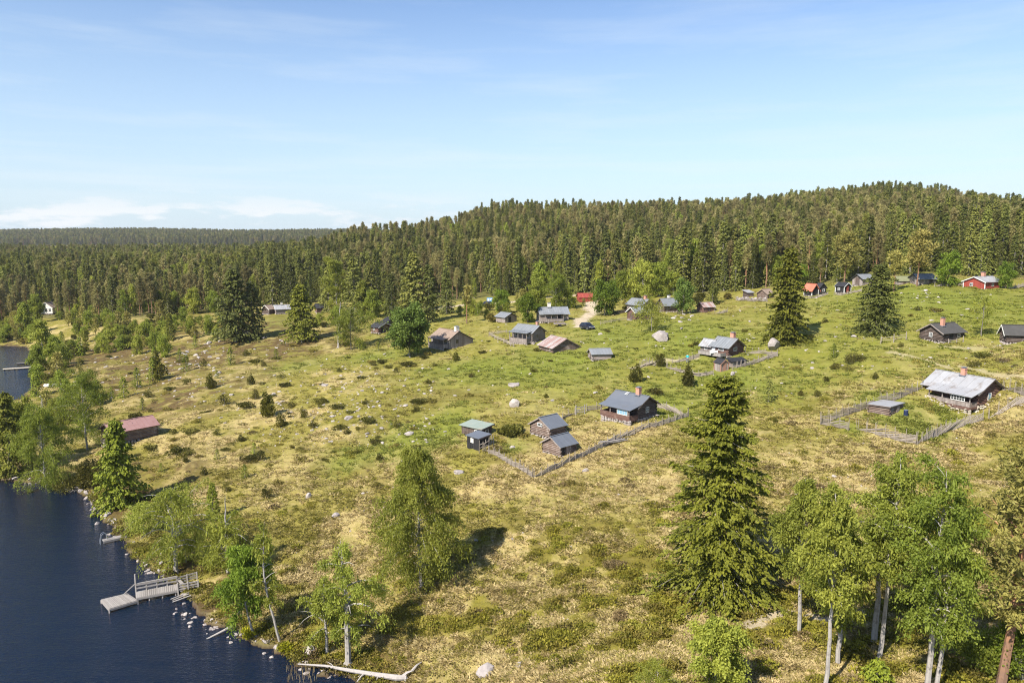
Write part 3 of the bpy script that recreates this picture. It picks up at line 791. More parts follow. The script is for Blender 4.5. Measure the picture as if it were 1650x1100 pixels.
def house(name, label, F, ridge='B', eave=2.2, top=3.7, wall='log', wmat='log', rmat='roofgrey', oe=.45, og=.35, th=.09, seams=.62, fnd=.25, chim=None, wins=(), doors=(),
          mono=None, porch=None, board='logdark', fmat='stone', ragged=0, cat='cabin', group=None, seed=1, loose_stones=None, sink=.5, plinth=True, corner=None, rib=.035, apex=0, eave2=None):
    a, d1, l1, d2, l2, err = F
    if ridge == 'B': r, L, w, W = d1, l1, d2, l2
    else: r, L, w, W = d2, l2, d1, l1
    gs = -1
    if r[0] * w[1] - r[1] * w[0] < 0: r = (-r[0], -r[1]); gs = 1
    c = np.array(a[:2]) + np.array(w) * W / 2 - np.array(r) * L / 2 * gs
    rs = np.random.RandomState(seed); kk = min(1, eave / 2.2) if not mono else min(1, mono[0] / 1.9)
    if porch: porch = dict(porch, h=min(porch['h'], eave + .0) if porch.get('roof', True) else porch['h'])
    o = thing(name, label, cat, (c[0], c[1], a[2]), math.atan2(r[1], r[0]), group)
    # lowest ground under the footprint
    cs = [c + np.array(r) * sx * L / 2 + np.array(w) * sy * W / 2 for sx in (-1, 1) for sy in (-1, 1)]
    low = min(float(ground(q[0], q[1])[0]) for q in cs) - a[2] - .4
    z0 = fnd
    E, T = z0 + eave, z0 + top; AY = apex * W; E2 = z0 + (eave2 or eave)
    prof = [(-W/2, z0 + mono[0]), (W/2, z0 + mono[1])] if mono else [(-W/2, E), (AY, T), (W/2, E2)]
    mb = MB(); profile_walls(mb, L, W, prof, z0, wall, rs); wl = mb.obj('wall', M_[wmat], o)
    if corner:
        for sx in (-1, 1):
            for sy in (-1, 1):
                cb = MB()
                x, y = sx * (L/2 + .01), sy * (W/2 + .01); zt = prof[0 if sy < 0 else -1][1] - .05
                cb.box((x - .08 * (1 if sx > 0 else 1), y - .08, z0), (x + .08, y + .08, zt))
                cb.obj('corner_board', M_[corner], o)
    # plinth of stones
    st = MB()
    if plinth:
        for sx, sy, n in ((0, -1, L), (0, 1, L), (1, 0, W), (-1, 0, W)):
            t = 0
            while t < n:
                s = .35 + .5 * rs.rand(); u = -n / 2 + t + s / 2; t += s * .95
                x, y = (u, sy * (W/2 - .06)) if sy else (sx * (L/2 - .06), u)
                zz = low
                while zz < z0 - .05:
                    q = ROCKV[rs.randint(len(ROCKV))]; k = s * .62
                    hgt = min(.6, .3 + .35 * rs.rand())
                    zz2 = min(zz + hgt, z0 - .02)
                    A = rs.rand() * TAU; v = q[0] * np.array((k, k * .8, (zz2 - zz) * .68))
                    v = np.stack([v[:, 0] * math.cos(A) - v[:, 1] * math.sin(A), v[:, 0] * math.sin(A) + v[:, 1] * math.cos(A), v[:, 2]], 1)
                    st.add(v + (x, y, (zz + zz2) / 2), q[1], rs.rand()); zz = zz2
        if st.n: st.obj('foundation', M_[fmat], o)
    # roof
    rf = MB(); x0, x1 = -L/2 - og, L/2 + og
    if mono:
        sl = (mono[1] - mono[0]) / W
        hi, lo = (W/2 + oe, z0 + mono[1] + oe * sl + th), (-W/2 - oe, z0 + mono[0] - oe * sl + th)
        roof_slab(rf, x0, x1, *((hi, lo) if sl >= 0 else (lo, hi)), th, seams, rs, rib, ragged)
        zr = lambda y: z0 + mono[0] + (y + W/2) * sl + th
    else:
        sl = (T - E) / (W / 2 + AY); sl2 = (T - E2) / (W / 2 - AY)
        zr = lambda y: T - ((AY - y) * sl if y < AY else (y - AY) * sl2) + th
        ends = {-1: E - oe * sl, 1: E2 - oe * sl2}
        for sy in (-1, 1):
            roof_slab(rf, x0, x1, (AY, T + th), (sy * (W/2 + oe), ends[sy] + th), th, seams, rs, rib, ragged)
        rf.bar((x0 - .01, AY, T + th + .02), (x1 + .01, AY, T + th + .02), .22, .07, .3)
        if porch and porch.get('roof', True):
            pd = porch['d']; xa = gs * (L/2 - porch['s0'] * L) ; xb = gs * (L/2 - porch['s1'] * L)
            xa, xb = min(xa, xb) - (og if porch['s0'] == 0 and gs < 0 else .2), max(xa, xb) + (og if porch['s0'] == 0 and gs > 0 else .2)
            ys = -(W/2 + .15 - porch.get('in', .5)); zs = zr(ys) + .03
            ye = -(W/2 + pd + .35); ze = z0 + porch['h'] + .02
            roof_slab(rf, xa, xb, (ys, zs), (ye, ze), th * .8, seams, rs, rib, ragged)
    ro = rf.obj('roof', M_[rmat], o)
    if chim:
        s, m, ch = chim[:3]; y = chim[3] if len(chim) > 3 else .0; cw = chim[4] if len(chim) > 4 else .55
        x = gs * (L/2 - s * L); zb = zr(y) - .5
        cm = MB(); cm.box((x - cw/2, y - cw/2, zb), (x + cw/2, y + cw/2, T + ch)); cm.box((x - cw/2 - .05, y - cw/2 - .05, T + ch), (x + cw/2 + .05, y + cw/2 + .05, T + ch + .1))
        co = cm.obj('chimney', M_[m], ro)
        cp = MB(); cp.box((x - cw/2 + .08, y - cw/2 + .08, T + ch + .1), (x + cw/2 - .08, y + cw/2 - .08, T + ch + .22)); cp.box((x - cw/2 - .02, y - cw/2 - .02, T + ch + .22), (x + cw/2 + .02, y + cw/2 + .02, T + ch + .27)); 
        cp.obj('chimney_cap', M_['cap'], ro)
        cp = MB(); cp.box((x - cw*.75, y - cw*.75, zr(y) - .12), (x + cw*.75, y + cw*.75, zr(y) + .03 if not mono else zr(y) + .05)); cp.obj('chimney_flashing', M_['cap'], ro)
    # bargeboards on both gables
    for x in (x0 - .02, x1 + .02):
        bb = MB()
        if mono:
            bb.bar((x, -W/2 - oe, zr(-W/2 - oe) - th - .04), (x, W/2 + oe, zr(W/2 + oe) - th - .04), .035, .15)
        else:
            for sy in (-1, 1): bb.bar((x, AY + sy * .02, T + th * .5 - .06), (x, sy * (W/2 + oe), ends[sy] + th * .5 - .06), .035, .17)
        bb.obj('bargeboard', M_[board], o)
    def place(face, s, z):
        if face == 'E': return Vector((gs * (L/2 - s * L), -W/2 - .035, z0 + z)), Vector((1, 0, 0)), Vector((0, -1, 0))
        if face == 'P': return Vector((gs * (L/2 - s * L), -W/2 - porch['d'] - .035, z0 + z)), Vector((1, 0, 0)), Vector((0, -1, 0))
        return Vector((gs * (L/2 + .035), -W/2 + s * W, z0 + z)), Vector((0, gs, 0)), Vector((gs, 0, 0))
    for wn in wins:
        face, s, z, ww, wh, nx, nz, fm = wn[:8]
        if face != 'P': z *= kk; wh *= max(.62, kk); ww *= max(.75, kk)
        gm = wn[8] if len(wn) > 8 else 'glass'
        P, t, n = place(face, s, z)
        M = Matrix((t, n, Vector((0, 0, 1)))).transposed().to_4x4(); M.translation = P
        f = MB(); b = .075
        for sx in (-1, 1):
            f.box((sx * ww/2 - b/2, 0, -wh/2 - b/2), (sx * ww/2 + b/2, .06, wh/2 + b/2), M); 
        for sz in (-1, 1): f.box((-ww/2 + b/2, 0, sz * wh/2 - b/2), (ww/2 - b/2, .056, sz * wh/2 + b/2), M)
        for i in range(1, nx): f.box((-ww/2 + ww*i/nx - .02, 0, -wh/2 + b/2), (-ww/2 + ww*i/nx + .02, .045, wh/2 - b/2), M)
        for i in range(1, nz): f.box((-ww/2 + b/2, 0, -wh/2 + wh*i/nz - .018), (ww/2 - b/2, .041, -wh/2 + wh*i/nz + .018), M)
        fo = f.obj('window', M_[fm], o)
        g = MB(); g.box((-ww/2 + .02, -.05, -wh/2 + .02), (ww/2 - .02, .022, wh/2 - .02), M); g.obj('pane', M_[gm], fo)
    for dn in doors:
        face, s, dw, dh, dm = dn; dh = min(dh, (eave if not mono else min(mono)) - .08 + (.35 if face == 'G' and not mono else 0))
        P, t, n = place(face, s, 0)
        M = Matrix((t, n, Vector((0, 0, 1)))).transposed().to_4x4(); M.translation = P
        f = MB()
        for i in range(5): f.box((-dw/2 + dw*i/5, -.02, .05), (-dw/2 + dw*(i+1)/5 - .01, .03 + .008 * (i % 2), dh), M, rs.rand())
        do = f.obj('door', M_[dm], o)
        k = MB(); k.box((dw/2 - .2, .03, dh*.48), (dw/2 - .1, .09, dh*.53), M); k.obj('handle', M_['cap'], do)
    if porch: build_porch(o, porch, L, W, gs, z0, low, rs, M_, zr)
    if loose_stones:
        ls = MB()
        for face, s0, s1, n, out in loose_stones:
            for i in range(n):
                s = s0 + (s1 - s0) * rs.rand(); P, t, nn = place(face, s, 0)
                u = out * rs.rand() + .05; p = P + nn * u
                wx = Matrix.Rotation(o.rotation_euler.z, 3, 'Z') @ p
                g = float(ground(wx.x + c[0], wx.y + c[1])[0]) - a[2]
                q = ROCKV[rs.randint(len(ROCKV))]; k = .10 + .13 * rs.rand(); hz = max(0, (z0 - g) * (1 - u / out)) * rs.rand()
                ls.add(q[0] * np.array((k, k * .8, k * .7)) + (p.x, p.y, g + hz + k * .2), q[1], rs.rand())
        tag(ls.obj('stone_footing', M_['palestone'], o), kind='stuff')
    return o, dict(L=L, W=W, gs=gs, z0=z0, E=E, T=T, zr=zr)

def build_porch(o, p, L, W, gs, z0, low, rs, M_, zr):
    d = p['d']; xa = gs * (L/2 - p['s0'] * L); xb = gs * (L/2 - p['s1'] * L)
    xa, xb = min(xa, xb), max(xa, xb); y0, y1 = -W/2 - .03, -W/2 - d
    fl = MB(); n = int((xb - xa) / .16)
    for i in range(n): fl.box((xa + (xb - xa) * i / n, y1, z0 - .1), (xa + (xb - xa) * (i + 1) / n - .01, y0, z0 - .02 - .006 * (i % 2)), c=rs.rand())
    fl.obj('porch_floor', M_['plank'], o)
    po = p.get('post', 'loggrey')
    for i in range(p.get('posts', 3)):
        x = xa + .06 + (xb - xa - .12) * i / (p.get('posts', 3) - 1)
        if p.get('roof', True):
            m = MB(); m.box((x - .06, y1 + .0, z0 - .02), (x + .06, y1 + .12, z0 + p['h'] - .08)); m.obj('porch_post', M_[po], o)
    # parapet: boards or logs
    rl = MB(); rh = p.get('rail', .9); rk = p.get('kind', 'board'); g0 = p.get('gap', (9, 9))
    side = -1 if gs < 0 else 1
    if rk == 'board':
        x = xa
        while x < xb - .05:
            s = (xb - x) / (xb - xa) if gs > 0 else (x - xa) / (xb - xa)
            if not (g0[0] < s < g0[1]): rl.box((x, y1 - .035, z0 - .1), (min(x + .15, xb), y1 - .005, z0 + rh - .03 - .03 * rs.rand()), c=rs.rand())
            x += .165
        for xe in (xa, xb):
            y = y1 + .01
            while y < y0 - .05: rl.box((xe - .035, y, z0 - .1), (xe - .005, y + .15, z0 + rh - .03), c=rs.rand()); y += .165
        rl.bar((xa - .03, y1 - .02, z0 + rh), (xb + .03, y1 - .02, z0 + rh), .12, .05)
    else:
        k = 0; z = z0 - .2
        while z < z0 + rh:
            rl.box((xa - (.12 if k % 2 else 0), y1 - .05, z), (xb + (.12 if k % 2 else 0), y1 + .1, z + .2), c=rs.rand())
            for xe in (xa, xb): rl.box((xe - .075, y1 + .11, z + .003), (xe + .075, y0, z + .203), c=rs.rand())
            z += .215; k += 1
        rl.bar((xa - .1, y1 + .025, z + .0), (xb + .1, y1 + .025, z + .0), .22, .05)
    rl.obj('railing', M_[p.get('rmat', 'loggrey')], o)
    if p.get('skirt'):
        sk = MB(); z = low + .1; 
        z = max(low + .1, z0 - p['skirt'])
        while z < z0 - .13:
            sk.box((xa - .02, y1 - .06, z), (xb + .02, y1 + .06, min(z + .2, z0 - .12)), c=rs.rand())
            for xe in (xa, xb): sk.box((xe - .06, y1 + .065, z), (xe + .06, y0, min(z + .2, z0 - .12)), c=rs.rand())
            z += .215
        sk.obj('porch_skirt', M_[p.get('smat', 'logred')], o)
    st = MB()
    x = xa
    while x < xb and p.get('stones', True):
        s = .4 + .4 * rs.rand(); q = ROCKV[rs.randint(len(ROCKV))]; zt = z0 - .15 - p.get('skirt', 0)
        z = low
        while z < zt:
            st.add(q[0] * np.array((s * .6, s * .5, .3)) + (x + s/2, y1 + .1, z + .15), q[1], rs.rand()); z += .35
        x += s * .9
    if st.n: st.obj('porch_footing', M_[p.get('fm', 'stone')], o)

# ---------------------------------------------------------------- fences of split poles
def fence(label, pxs, step=1.5, h=1.35, group=None, seed=1, name='pole_fence', mat='fence', kind='slant', rails=7, post=.045, nmax=100, cat='fence'):
    rs = np.random.RandomState(seed)
    P = [hit(*p)[:2] for p in pxs]
    seg = [np.linalg.norm(b - a) for a, b in zip(P[:-1], P[1:])]; tot = sum(seg)
    n = max(2, int(tot / step)); n = min(n, nmax // 2 - 1 if kind == 'slant' else nmax - 1)
    def at(s):
        for a, b, l in zip(P[:-1], P[1:], seg):
            if s <= l or b is P[-1]: return a + (b - a) * min(1, s / l), (b - a) / l
            s -= l
    o = thing(name, label, cat, (*P[0], gz(*P[0])), 0, group); B = np.array((*P[0], gz(*P[0])))
    rl = MB(); pts = []
    for i in range(n + 1):
        q, t = at(tot * i / n); z = gz(*q); pts.append((q, z, t)); nn = np.array((-t[1], t[0]))
        for sd in ((-1, 1) if kind == 'slant' else (0,)):
            p = MB(); hh = h * (.85 + .3 * rs.rand()); ln = rs.normal(size=2) * .05
            b = np.array((*(q + nn * sd * .09), z - .25)) - B; e = np.array((*(q + nn * sd * .07 + ln), z + hh)) - B
            p.tube([b, e], [post, post * .7], 5, rs.rand()); p.obj('post', M_[mat], o)
    if kind == 'slant':
        s = 0
        while s < tot - .3:
            L = 2.6 + rs.rand(); h0 = .02; e = min(s + L, tot); q0, _ = at(s); q1, _ = at(e)
            k = (e - s) / L
            a = np.array((*q0, gz(*q0) + .02 + .1 * rs.rand())) - B; b = np.array((*q1, gz(*q1) + .05 + (.9 * h - .35) * k * (.94 + .1 * rs.rand()))) - B
            rl.tube([a, b], [.036, .026], 4, rs.rand()); s += .17 * (.8 + .4 * rs.rand())
        for i in range(n):      # low tail poles at the start
            pass
    else:
        for k in range(rails):
            zz = h * (.25 + .6 * (k + .5) / rails)
            for (q0, z0, _), (q1, z1, _) in zip(pts[:-1], pts[1:]):
                rl.tube([np.array((*q0, z0 + zz + rs.normal() * .03)) - B, np.array((*q1, z1 + zz + rs.normal() * .03)) - B], [.04, .035], 4, rs.rand())
    rl.obj('rails', M_[mat], o)
    return o
# ---------------------------------------------------------------- stones
def rock_unit(seed, sub=2, rough=.28):
    import bmesh
    bm = bmesh.new(); bmesh.ops.create_icosphere(bm, subdivisions=sub, radius=1)
    rs = np.random.RandomState(seed); v = np.array([q.co[:] for q in bm.verts]); f = np.array([[q.index for q in p.verts] for p in bm.faces]); bm.free()
    off = rs.rand(6, 3) * 10
    for i in range(13):       # planar cuts make facets
        n = unit(rs.normal(size=3)); d = .50 + .32 * rs.rand(); k = v @ n
        v = v - np.outer(np.maximum(k - d, 0), n)
    r = 1 + rough * (fbm(v[:, 0] * 1.6 + off[0, 0], v[:, 1] * 1.6 + v[:, 2] * 1.3 + off[0, 1], seed, 3) - .5)
    return v * r[:, None], f
ROCKV = [rock_unit(100 + i, 1) for i in range(8)]
ROCKV3 = [rock_unit(200 + i, 3, .35) for i in range(6)]

def mats_rock():
    M_['rock'] = plain('lichen_grey_stone', (.24,.207,.193), (.39,.348,.322), 1.6, .9, .5, c3=(.14,.12,.105), tint=.25)
    M_['rockpale'] = plain('pale_granite', (.30,.262,.238), (.44,.395,.355), 1.6, .9, .4, c3=(.22,.19,.165), tint=.25)

def rock(name, label, px, py, w, hgt, m='rock', seed=0, rz=None, deep=.45, ry=.8):
    p = hit(px, py); k = p[1] / FPX * w / 2
    q = ROCKV3[seed % 6]; mb = MB(); mb.add(q[0] * np.array((k, k * ry, hgt * .62)), q[1])
    o = mb.obj(name, M_[m], smooth=False); o.location = (p[0], p[1] + k * ry * .7, gz(p[0], p[1]) + hgt * (.5 - deep))
    o.rotation_euler = (0, 0, RND.random() * 6 if rz is None else rz)
    return tag(o, label, 'boulder')

def build_rocks():
    rock('boulder', 'huge smooth grey boulder under the small birch in the upper meadow', 1068, 551, 33, 3.2, seed=0, rz=.3, deep=.3)
    rock('boulder', 'huge round grey boulder at the foot of the tall hillside spruce', 1251, 563, 36, 3.2, seed=3, rz=1.0, deep=.3)
    rock('boulder', 'pale angular boulder alone in the grass above the green roofed shed', 831, 656, 23, 1.5, 'rockpale', 1, rz=.4, deep=.3)
    rock('boulder', 'broad low grey boulder uphill of the pale angular one', 828, 622, 30, .9, seed=2)
    rock('boulder', 'wedge shaped grey boulder at the bottom edge of the foreground heath', 783, 1090, 42, .9, seed=4, rz=.7)
    rock('boulder', 'flat pointed grey slab lying in grass below the black privy', 739, 762, 26, .5, seed=5, rz=-.4)
    rock('boulder', 'square pinkish boulder in front of the small gabled privy', 1182, 606, 14, .9, seed=1)
    rock('boulder', 'small grey block outside the pole fence below the twin sheds', 942, 760, 14, .7, seed=3)
    rock('boulder', 'white rounded boulder at the water edge beneath the leftmost spruce', 22, 762, 22, 1.0, 'rockpale', 2)
    rock('boulder', 'pink boulder lying on the straw slope above the thin birch', 541, 833, 18, .8, seed=0)
    rock('boulder', 'big pale shore rock at the root of the gnarled two-stemmed birch', 497, 1056, 26, 1.3, 'rockpale', 4, rz=.5)
    rock('boulder', 'low grey boulder just right of the wedge shaped one', 836, 1077, 20, .4, seed=1)
    rock('boulder', 'pale block beside the fence inside the sheds yard', 828, 722, 16, .9, 'rockpale', 3)
    rock('boulder', 'white pointed stump-like stone on the straw slope', 497, 803, 12, 1.1, 'rockpale', 5)
    rock('boulder', 'pale boulder among white stones above the big birch crown', 660, 704, 20, .8, 'rockpale', 0)
    rock('boulder', 'mossy grey boulder on the meadow slope left of the boathouse path', 524, 622, 17, .9, seed=2)
    rock('boulder', 'low wide grey boulder in the stony ground on the left slope', 560, 676, 24, .8, seed=5)
    rock('boulder', 'pale boulder in the brown heath under the left dark spruces', 336, 553, 15, 1.2, 'rockpale', 1)
    # outcrops in the clearing at the left end of the hill
    rock('rock_outcrop', 'bare pale rock face between pines at the left shoulder of the hill', 752, 368, 10, 9, 'rockpale', 2, deep=.1)
    rock('rock_outcrop', 'bare pale rock ledge among tall pines on the ridge', 716, 372, 12, 6, 'rockpale', 4, deep=.1)
    # many meadow stones: one object each up to 300, the smallest beyond that as one mass
    mesh = [[MB(), MB()] for _ in range(8)]
    protos = []
    for i in range(8):
        mb = MB(); v, f = rock_unit(300 + i, 2, .35); mb.add(v, f); protos.append([mb.mesh('meadow_stone', M_['rock']), None])
        me = protos[i][0].copy(); me.materials.clear(); me.materials.append(M_['rockpale']); protos[i][1] = me
    zones = [((60, 360, 545, 650), 260), ((300, 700, 560, 720), 330), ((420, 700, 590, 720), 260), ((700, 1000, 560, 700), 70), ((1000, 1300, 490, 640), 110), ((1270, 1650, 470, 600), 150), ((1100, 1650, 590, 660), 60),
             ((1200, 1650, 700, 800), 60), ((700, 1100, 780, 960), 70), ((400, 660, 720, 900), 40), ((640, 1200, 960, 1095), 40), ((760, 1000, 520, 560), 30)]
    cand = []
    for (x0, x1, y0, y1), n in zones:
        for _ in range(n):
            px = RND.uniform(x0, x1); py = RND.uniform(y0, y1)
            s = 2.2 + 7 * RND.random() ** 3.2
            cand.append((s, px, py))
    for cx, cy, n, sp in [(1100,512,14,14),(880,552,8,14),(1210,545,8,12),(1385,545,14,22),(1490,474,10,14),(670,690,24,26),(545,690,22,40),(500,655,26,40),(270,590,24,26),(340,560,18,30),(460,556,14,24),(290,605,16,30),(600,660,20,40),(250,575,14,30),(590,640,12,30),(780,700,8,12),(1620,562,12,24),(1530,700,5,20),(960,550,8,20),(320,600,12,30),(1330,780,14,40)]:
        for _ in range(n): cand.append((2.2 + 9 * RND.random() ** 2, cx + RND.gauss(0, sp), cy + RND.gauss(0, sp * .3)))
    ok = []
    for s, px, py in cand:
        p = hit(px, py)
        if shore(p[0], p[1])[0] < 1.2 or any(abs(px - b[0]) < b[2] and abs(py - b[1]) < b[3] for b in ((1020,660,50,32),(885,712,50,30),(1550,640,70,34),(1160,575,42,22),(770,705,30,25),(900,550,32,18),(850,540,28,16),(1518,540,38,16),(1430,660,30,16),(730,545,34,18))): continue
        if p[1] > edge_y(p[0] / p[1]) - 2: continue
        ok.append((s, p))
    ok.sort(key=lambda q: -q[0])
    rest = MB()
    for i, (s, p) in enumerate(ok):
        k = s * p[1] / FPX / 2; rs = np.random.RandomState(i)
        pale = rs.rand() < .5; sc = (k, k * (.6 + .5 * rs.rand()), k * (.4 + .35 * rs.rand())); rz = rs.rand() * TAU
        z = gz(p[0], p[1]) + sc[2] * .05
        if i < 290:
            o = bpy.data.objects.new('meadow_stone', protos[i % 8][1 if pale else 0]); COL.objects.link(o)
            o.location = (p[0], p[1], z); o.scale = sc; o.rotation_euler = (rs.normal() * .15, rs.normal() * .15, rz)
            px = 825 + FPX * p[0] / p[1]
            g = 0 if px < 760 else 1
            if pale: tag(o, ['pale granite stone lying loose on the left half of the meadow', 'pale granite stone lying loose on the right half of the meadow'][g], 'stone', ['pale stones on the left meadow', 'pale stones on the right meadow'][g])
            else: tag(o, ['grey lichen-covered stone half sunk in the left half of the meadow', 'grey lichen-covered stone half sunk in the right half of the meadow'][g], 'stone', ['grey stones on the left meadow', 'grey stones on the right meadow'][g])
        else:
            v, f = ROCKV[i % 8]; v = v * sc; v = np.stack([v[:, 0] * math.cos(rz) - v[:, 1] * math.sin(rz), v[:, 0] * math.sin(rz) + v[:, 1] * math.cos(rz), v[:, 2]], 1)
            rest.add(v + (p[0], p[1], z), f, rs.rand())
    tag(rest.obj('small_stones', M_['rockpale']), kind='stuff')
    # stones along the waterline
    for (xa, ya), (xb, yb) in zip(_l1[3:-3], _l1[4:-2]):
        for i in range(8):
            t = RND.random(); p = at_z(xa + (xb - xa) * t + RND.gauss(0, 3), ya + (yb - ya) * t + RND.gauss(0, 2), 0)
            k = (4 + 9 * RND.random() ** 1.8) * p[1] / FPX / 2
            o = bpy.data.objects.new('shore_stone', protos[RND.randrange(8)][1 if RND.random() < .12 else 0]); COL.objects.link(o)
            o.scale = (k, k * RND.uniform(.7, 1), k * RND.uniform(.5, .8)); o.rotation_euler = (RND.gauss(0, .2), RND.gauss(0, .2), RND.random() * 6)
            o.location = (p[0], p[1], max(gz(p[0], p[1]), -.12) + k * .12)
            up = ya < 870
            tag(o, 'rounded stone in the row along the lake edge left of the boathouse birch' if up else 'rounded stone in the row along the lake edge below the jetty', 'stone', 'upper shoreline stones' if up else 'lower shoreline stones')
    sh = [(150,800,8,9),(165,822,9,10),(178,838,8,9),(190,856,8,9),(285,950,6,10),(300,985,8,12),(325,1002,7,14),(345,1010,6,12),(410,1028,8,14),(440,1042,8,14),(480,1066,6,12),(520,1082,6,14),(590,1092,6,12),(238,915,6,10),(60,775,3,9),(30,772,3,10),(260,905,5,12),(385,1018,5,12)]
    for cx, cy, n, sp in sh:
        for i in range(n):
            px, py = cx + RND.gauss(0, sp), cy + RND.gauss(0, sp * .45)
            p = at_z(px, py, .15); d = shore(p[0], p[1])[0]
            if d < -1.6 or d > 3.5: continue
            k = (5 + 9 * RND.random() ** 1.6) * p[1] / FPX / 2
            o = bpy.data.objects.new('shore_stone', protos[RND.randrange(8)][1 if RND.random() < .2 else 0]); COL.objects.link(o)
            o.scale = (k, k * RND.uniform(.7, 1), k * RND.uniform(.5, .8)); o.rotation_euler = (RND.gauss(0, .2), RND.gauss(0, .2), RND.random() * 6)
            o.location = (p[0], p[1], max(gz(p[0], p[1]), -.1) + k * .2)
            up = cy < 870
            tag(o, 'rounded stone in the row along the lake edge left of the boathouse birch' if up else 'rounded stone in the row along the lake edge below the jetty', 'stone', 'upper shoreline stones' if up else 'lower shoreline stones')

def absorb(main, extra, name=None):
    """fold the parts of one built volume into another (an annex becomes parts of its cabin)"""
    bpy.context.view_layer.update()
    inv = main.matrix_world.inverted() @ extra.matrix_world
    for ch in list(extra.children):
        for g in [ch] + list(ch.children): g.data.transform(inv)
        ch.parent = main
    bpy.data.objects.remove(extra)

def build_houses():
    W = 'grid'
    house('log_cabin', 'brown log cabin with pale metal roof and railed porch in the fenced yard at right', foot(1573.5,662,1489,1614,26), 'B', 1.8, 3.4, 'log', 'logred', 'roofpale', .5, .45, fnd=.75,
          chim=(.5,'brick',.85,-.2,.58), wins=[('G',.45,1.25,.8,1.2,1,2,W,'blueglass'),('P',.22,.92,1.9,.62,5,2,'white')], doors=[('E',.45,.9,1.9,'logdark')], seams=1.25, ragged=.12, board='logdark',
          porch=dict(d=1.6, s0=.0, s1=.78, h=1.42, rail=.55, kind='board', posts=4, skirt=.5, smat='logred', fm='palestone'), seed=3, loose_stones=[('P',.0,.8,52,.9),('G',.1,1,24,.7)], fmat='palestone')
    house('log_shed', 'low log shed with flat pale tin roof inside the fenced yard at right', foot(1433,671.5,1399,1454.5,38), 'C', 1.6, 2, 'log', 'log', 'roofpale', .15, .15, mono=(1.25,1.15), fnd=.1, seams=0, plinth=False, cat='shed', seed=5, rib=0, doors=[('E',.6,.8,1.3,'loggrey')])
    o, _ = house('log_cabin', 'dark log cabin with smooth grey roof and glazed corner porch on stone footing', foot(1027,681,980,1057,41), 'B', 1.8, 3.0, 'log', 'logdark', 'roofdark', .45, .45, fnd=.6,
          chim=(.28,'brick',.95,-.1,.62), wins=[('G',.5,1.25,.8,.95,2,2,'white'),('P',.22,1.08,1.9,.72,4,1,'grid','blueglass')], doors=[('E',.55,.9,1.8,'logdark')], seams=0, rib=0, board='logdark',
          porch=dict(d=1.9, s0=0, s1=.97, h=1.58, rail=.55, kind='log', posts=4, rmat='logred', skirt=0), seed=7)
    # roof hatch ladder
    m = MB(); L = _['L']; gs = _['gs']; x = gs * (L/2 - .62 * L)
    for dx in (-.22, .22): m.bar((x + dx, -.1, _['zr'](-.1) + .12), (x + dx, -.75, _['zr'](-.75) + .12), .05)
    for yy in (-.2, -.42, -.64): m.bar((x - .22, yy, _['zr'](yy) + .13), (x + .22, yy, _['zr'](yy) + .13), .05)
    m.obj('roof_ladder', M_['white'], o)
    house('loft_shed', 'taller brown log storehouse with grey roof and three-pane white window, upper of the twin sheds', foot(885.6,711,855,911,42), 'C', 1.4, 2.5, 'log', 'log', 'roofdark', .35, .25, fnd=.55,
          wins=[('G',.5,2.35,1.25,.6,3,1,'white')], seams=.5, rib=.03, board='loggrey', seed=9, cat='storehouse')
    house('log_shed', 'lower brown log shed with grey roof and open doorway, lower of the twin sheds', foot(902.8,737,874.5,928,42), 'C', 1.3, 2.25, 'log', 'log', 'roofdark', .3, .25, fnd=.2,
          doors=[('E',.5,1.0,1.6,'loggrey'),('E',.16,.7,1.55,'black')], seams=.5, rib=.03, board='loggrey', seed=10, cat='shed')
    house('green_roofed_shed', 'dark shed with pale green flat tin roof behind the black privy', foot(775.6,706,744,792.5,50), 'B', 2, 2.2, 'board', 'logdark', 'roofgreen', .3, .3, mono=(1.25,1.5), fnd=.1, seams=0, rib=0,
          wins=[('E',.25,1.15,.7,.6,2,1,'white'),('G',.5,1.1,.8,.7,2,1,'grid')], plinth=False, cat='shed', seed=12)
    house('privy', 'small black privy with grey lean-to roof at the fence corner', foot(771.7,727,753,789,45), 'B', 2, 2.2, 'board', 'black', 'roofdark', .2, .2, mono=(1.75,1.95), fnd=.05, seams=0, rib=0,
          wins=[('E',.55,1.35,.55,.6,1,1,'cream','cream')], plinth=False, cat='privy', seed=13)
    house('log_cabin', 'grey log cabin with grey roof and railed gallery beside the timber fence', foot(857,553.6,826,878,49), 'B', 2.0, 3.4, 'log', 'loggrey', 'roofgrey', .4, .4, fnd=.5, chim=(.15,'brick',.7,.6,.5),
          wins=[('G',.4,1.2,.7,.8,2,1,'loggrey'),('E',.2,1.3,.9,.8,3,1,W),('E',.75,1.3,.9,.8,3,1,W)], porch=dict(d=1.5, s0=.05, s1=.95, h=2.0, rail=.7, posts=5, skirt=.4, smat='loggrey'), board='log', seed=15)
    house('barn', 'long low log barn with white and rust streaked tin roof', foot(891,570,868.5,932.5,27), 'B', 1.15, 2.85, 'log', 'log', 'roofrust', .45, .35, fnd=.15, seams=.55, doors=[('E',.6,.9,1.5,'logdark')], wins=[('E',.2,1.1,.5,.5,1,1,W)], board='logdark', seed=16, cat='barn', plinth=False)
    house('log_shed', 'small shed with plain grey gable roof alone below the car', foot(954.5,581.8,948,984.5,8), 'C', 1.2, 2.0, 'log', 'loggrey', 'roofgrey', .3, .3, fnd=.2, seams=.6, board='loggrey', seed=17, cat='shed', doors=[('G',.5,.7,1.4,'logdark')])
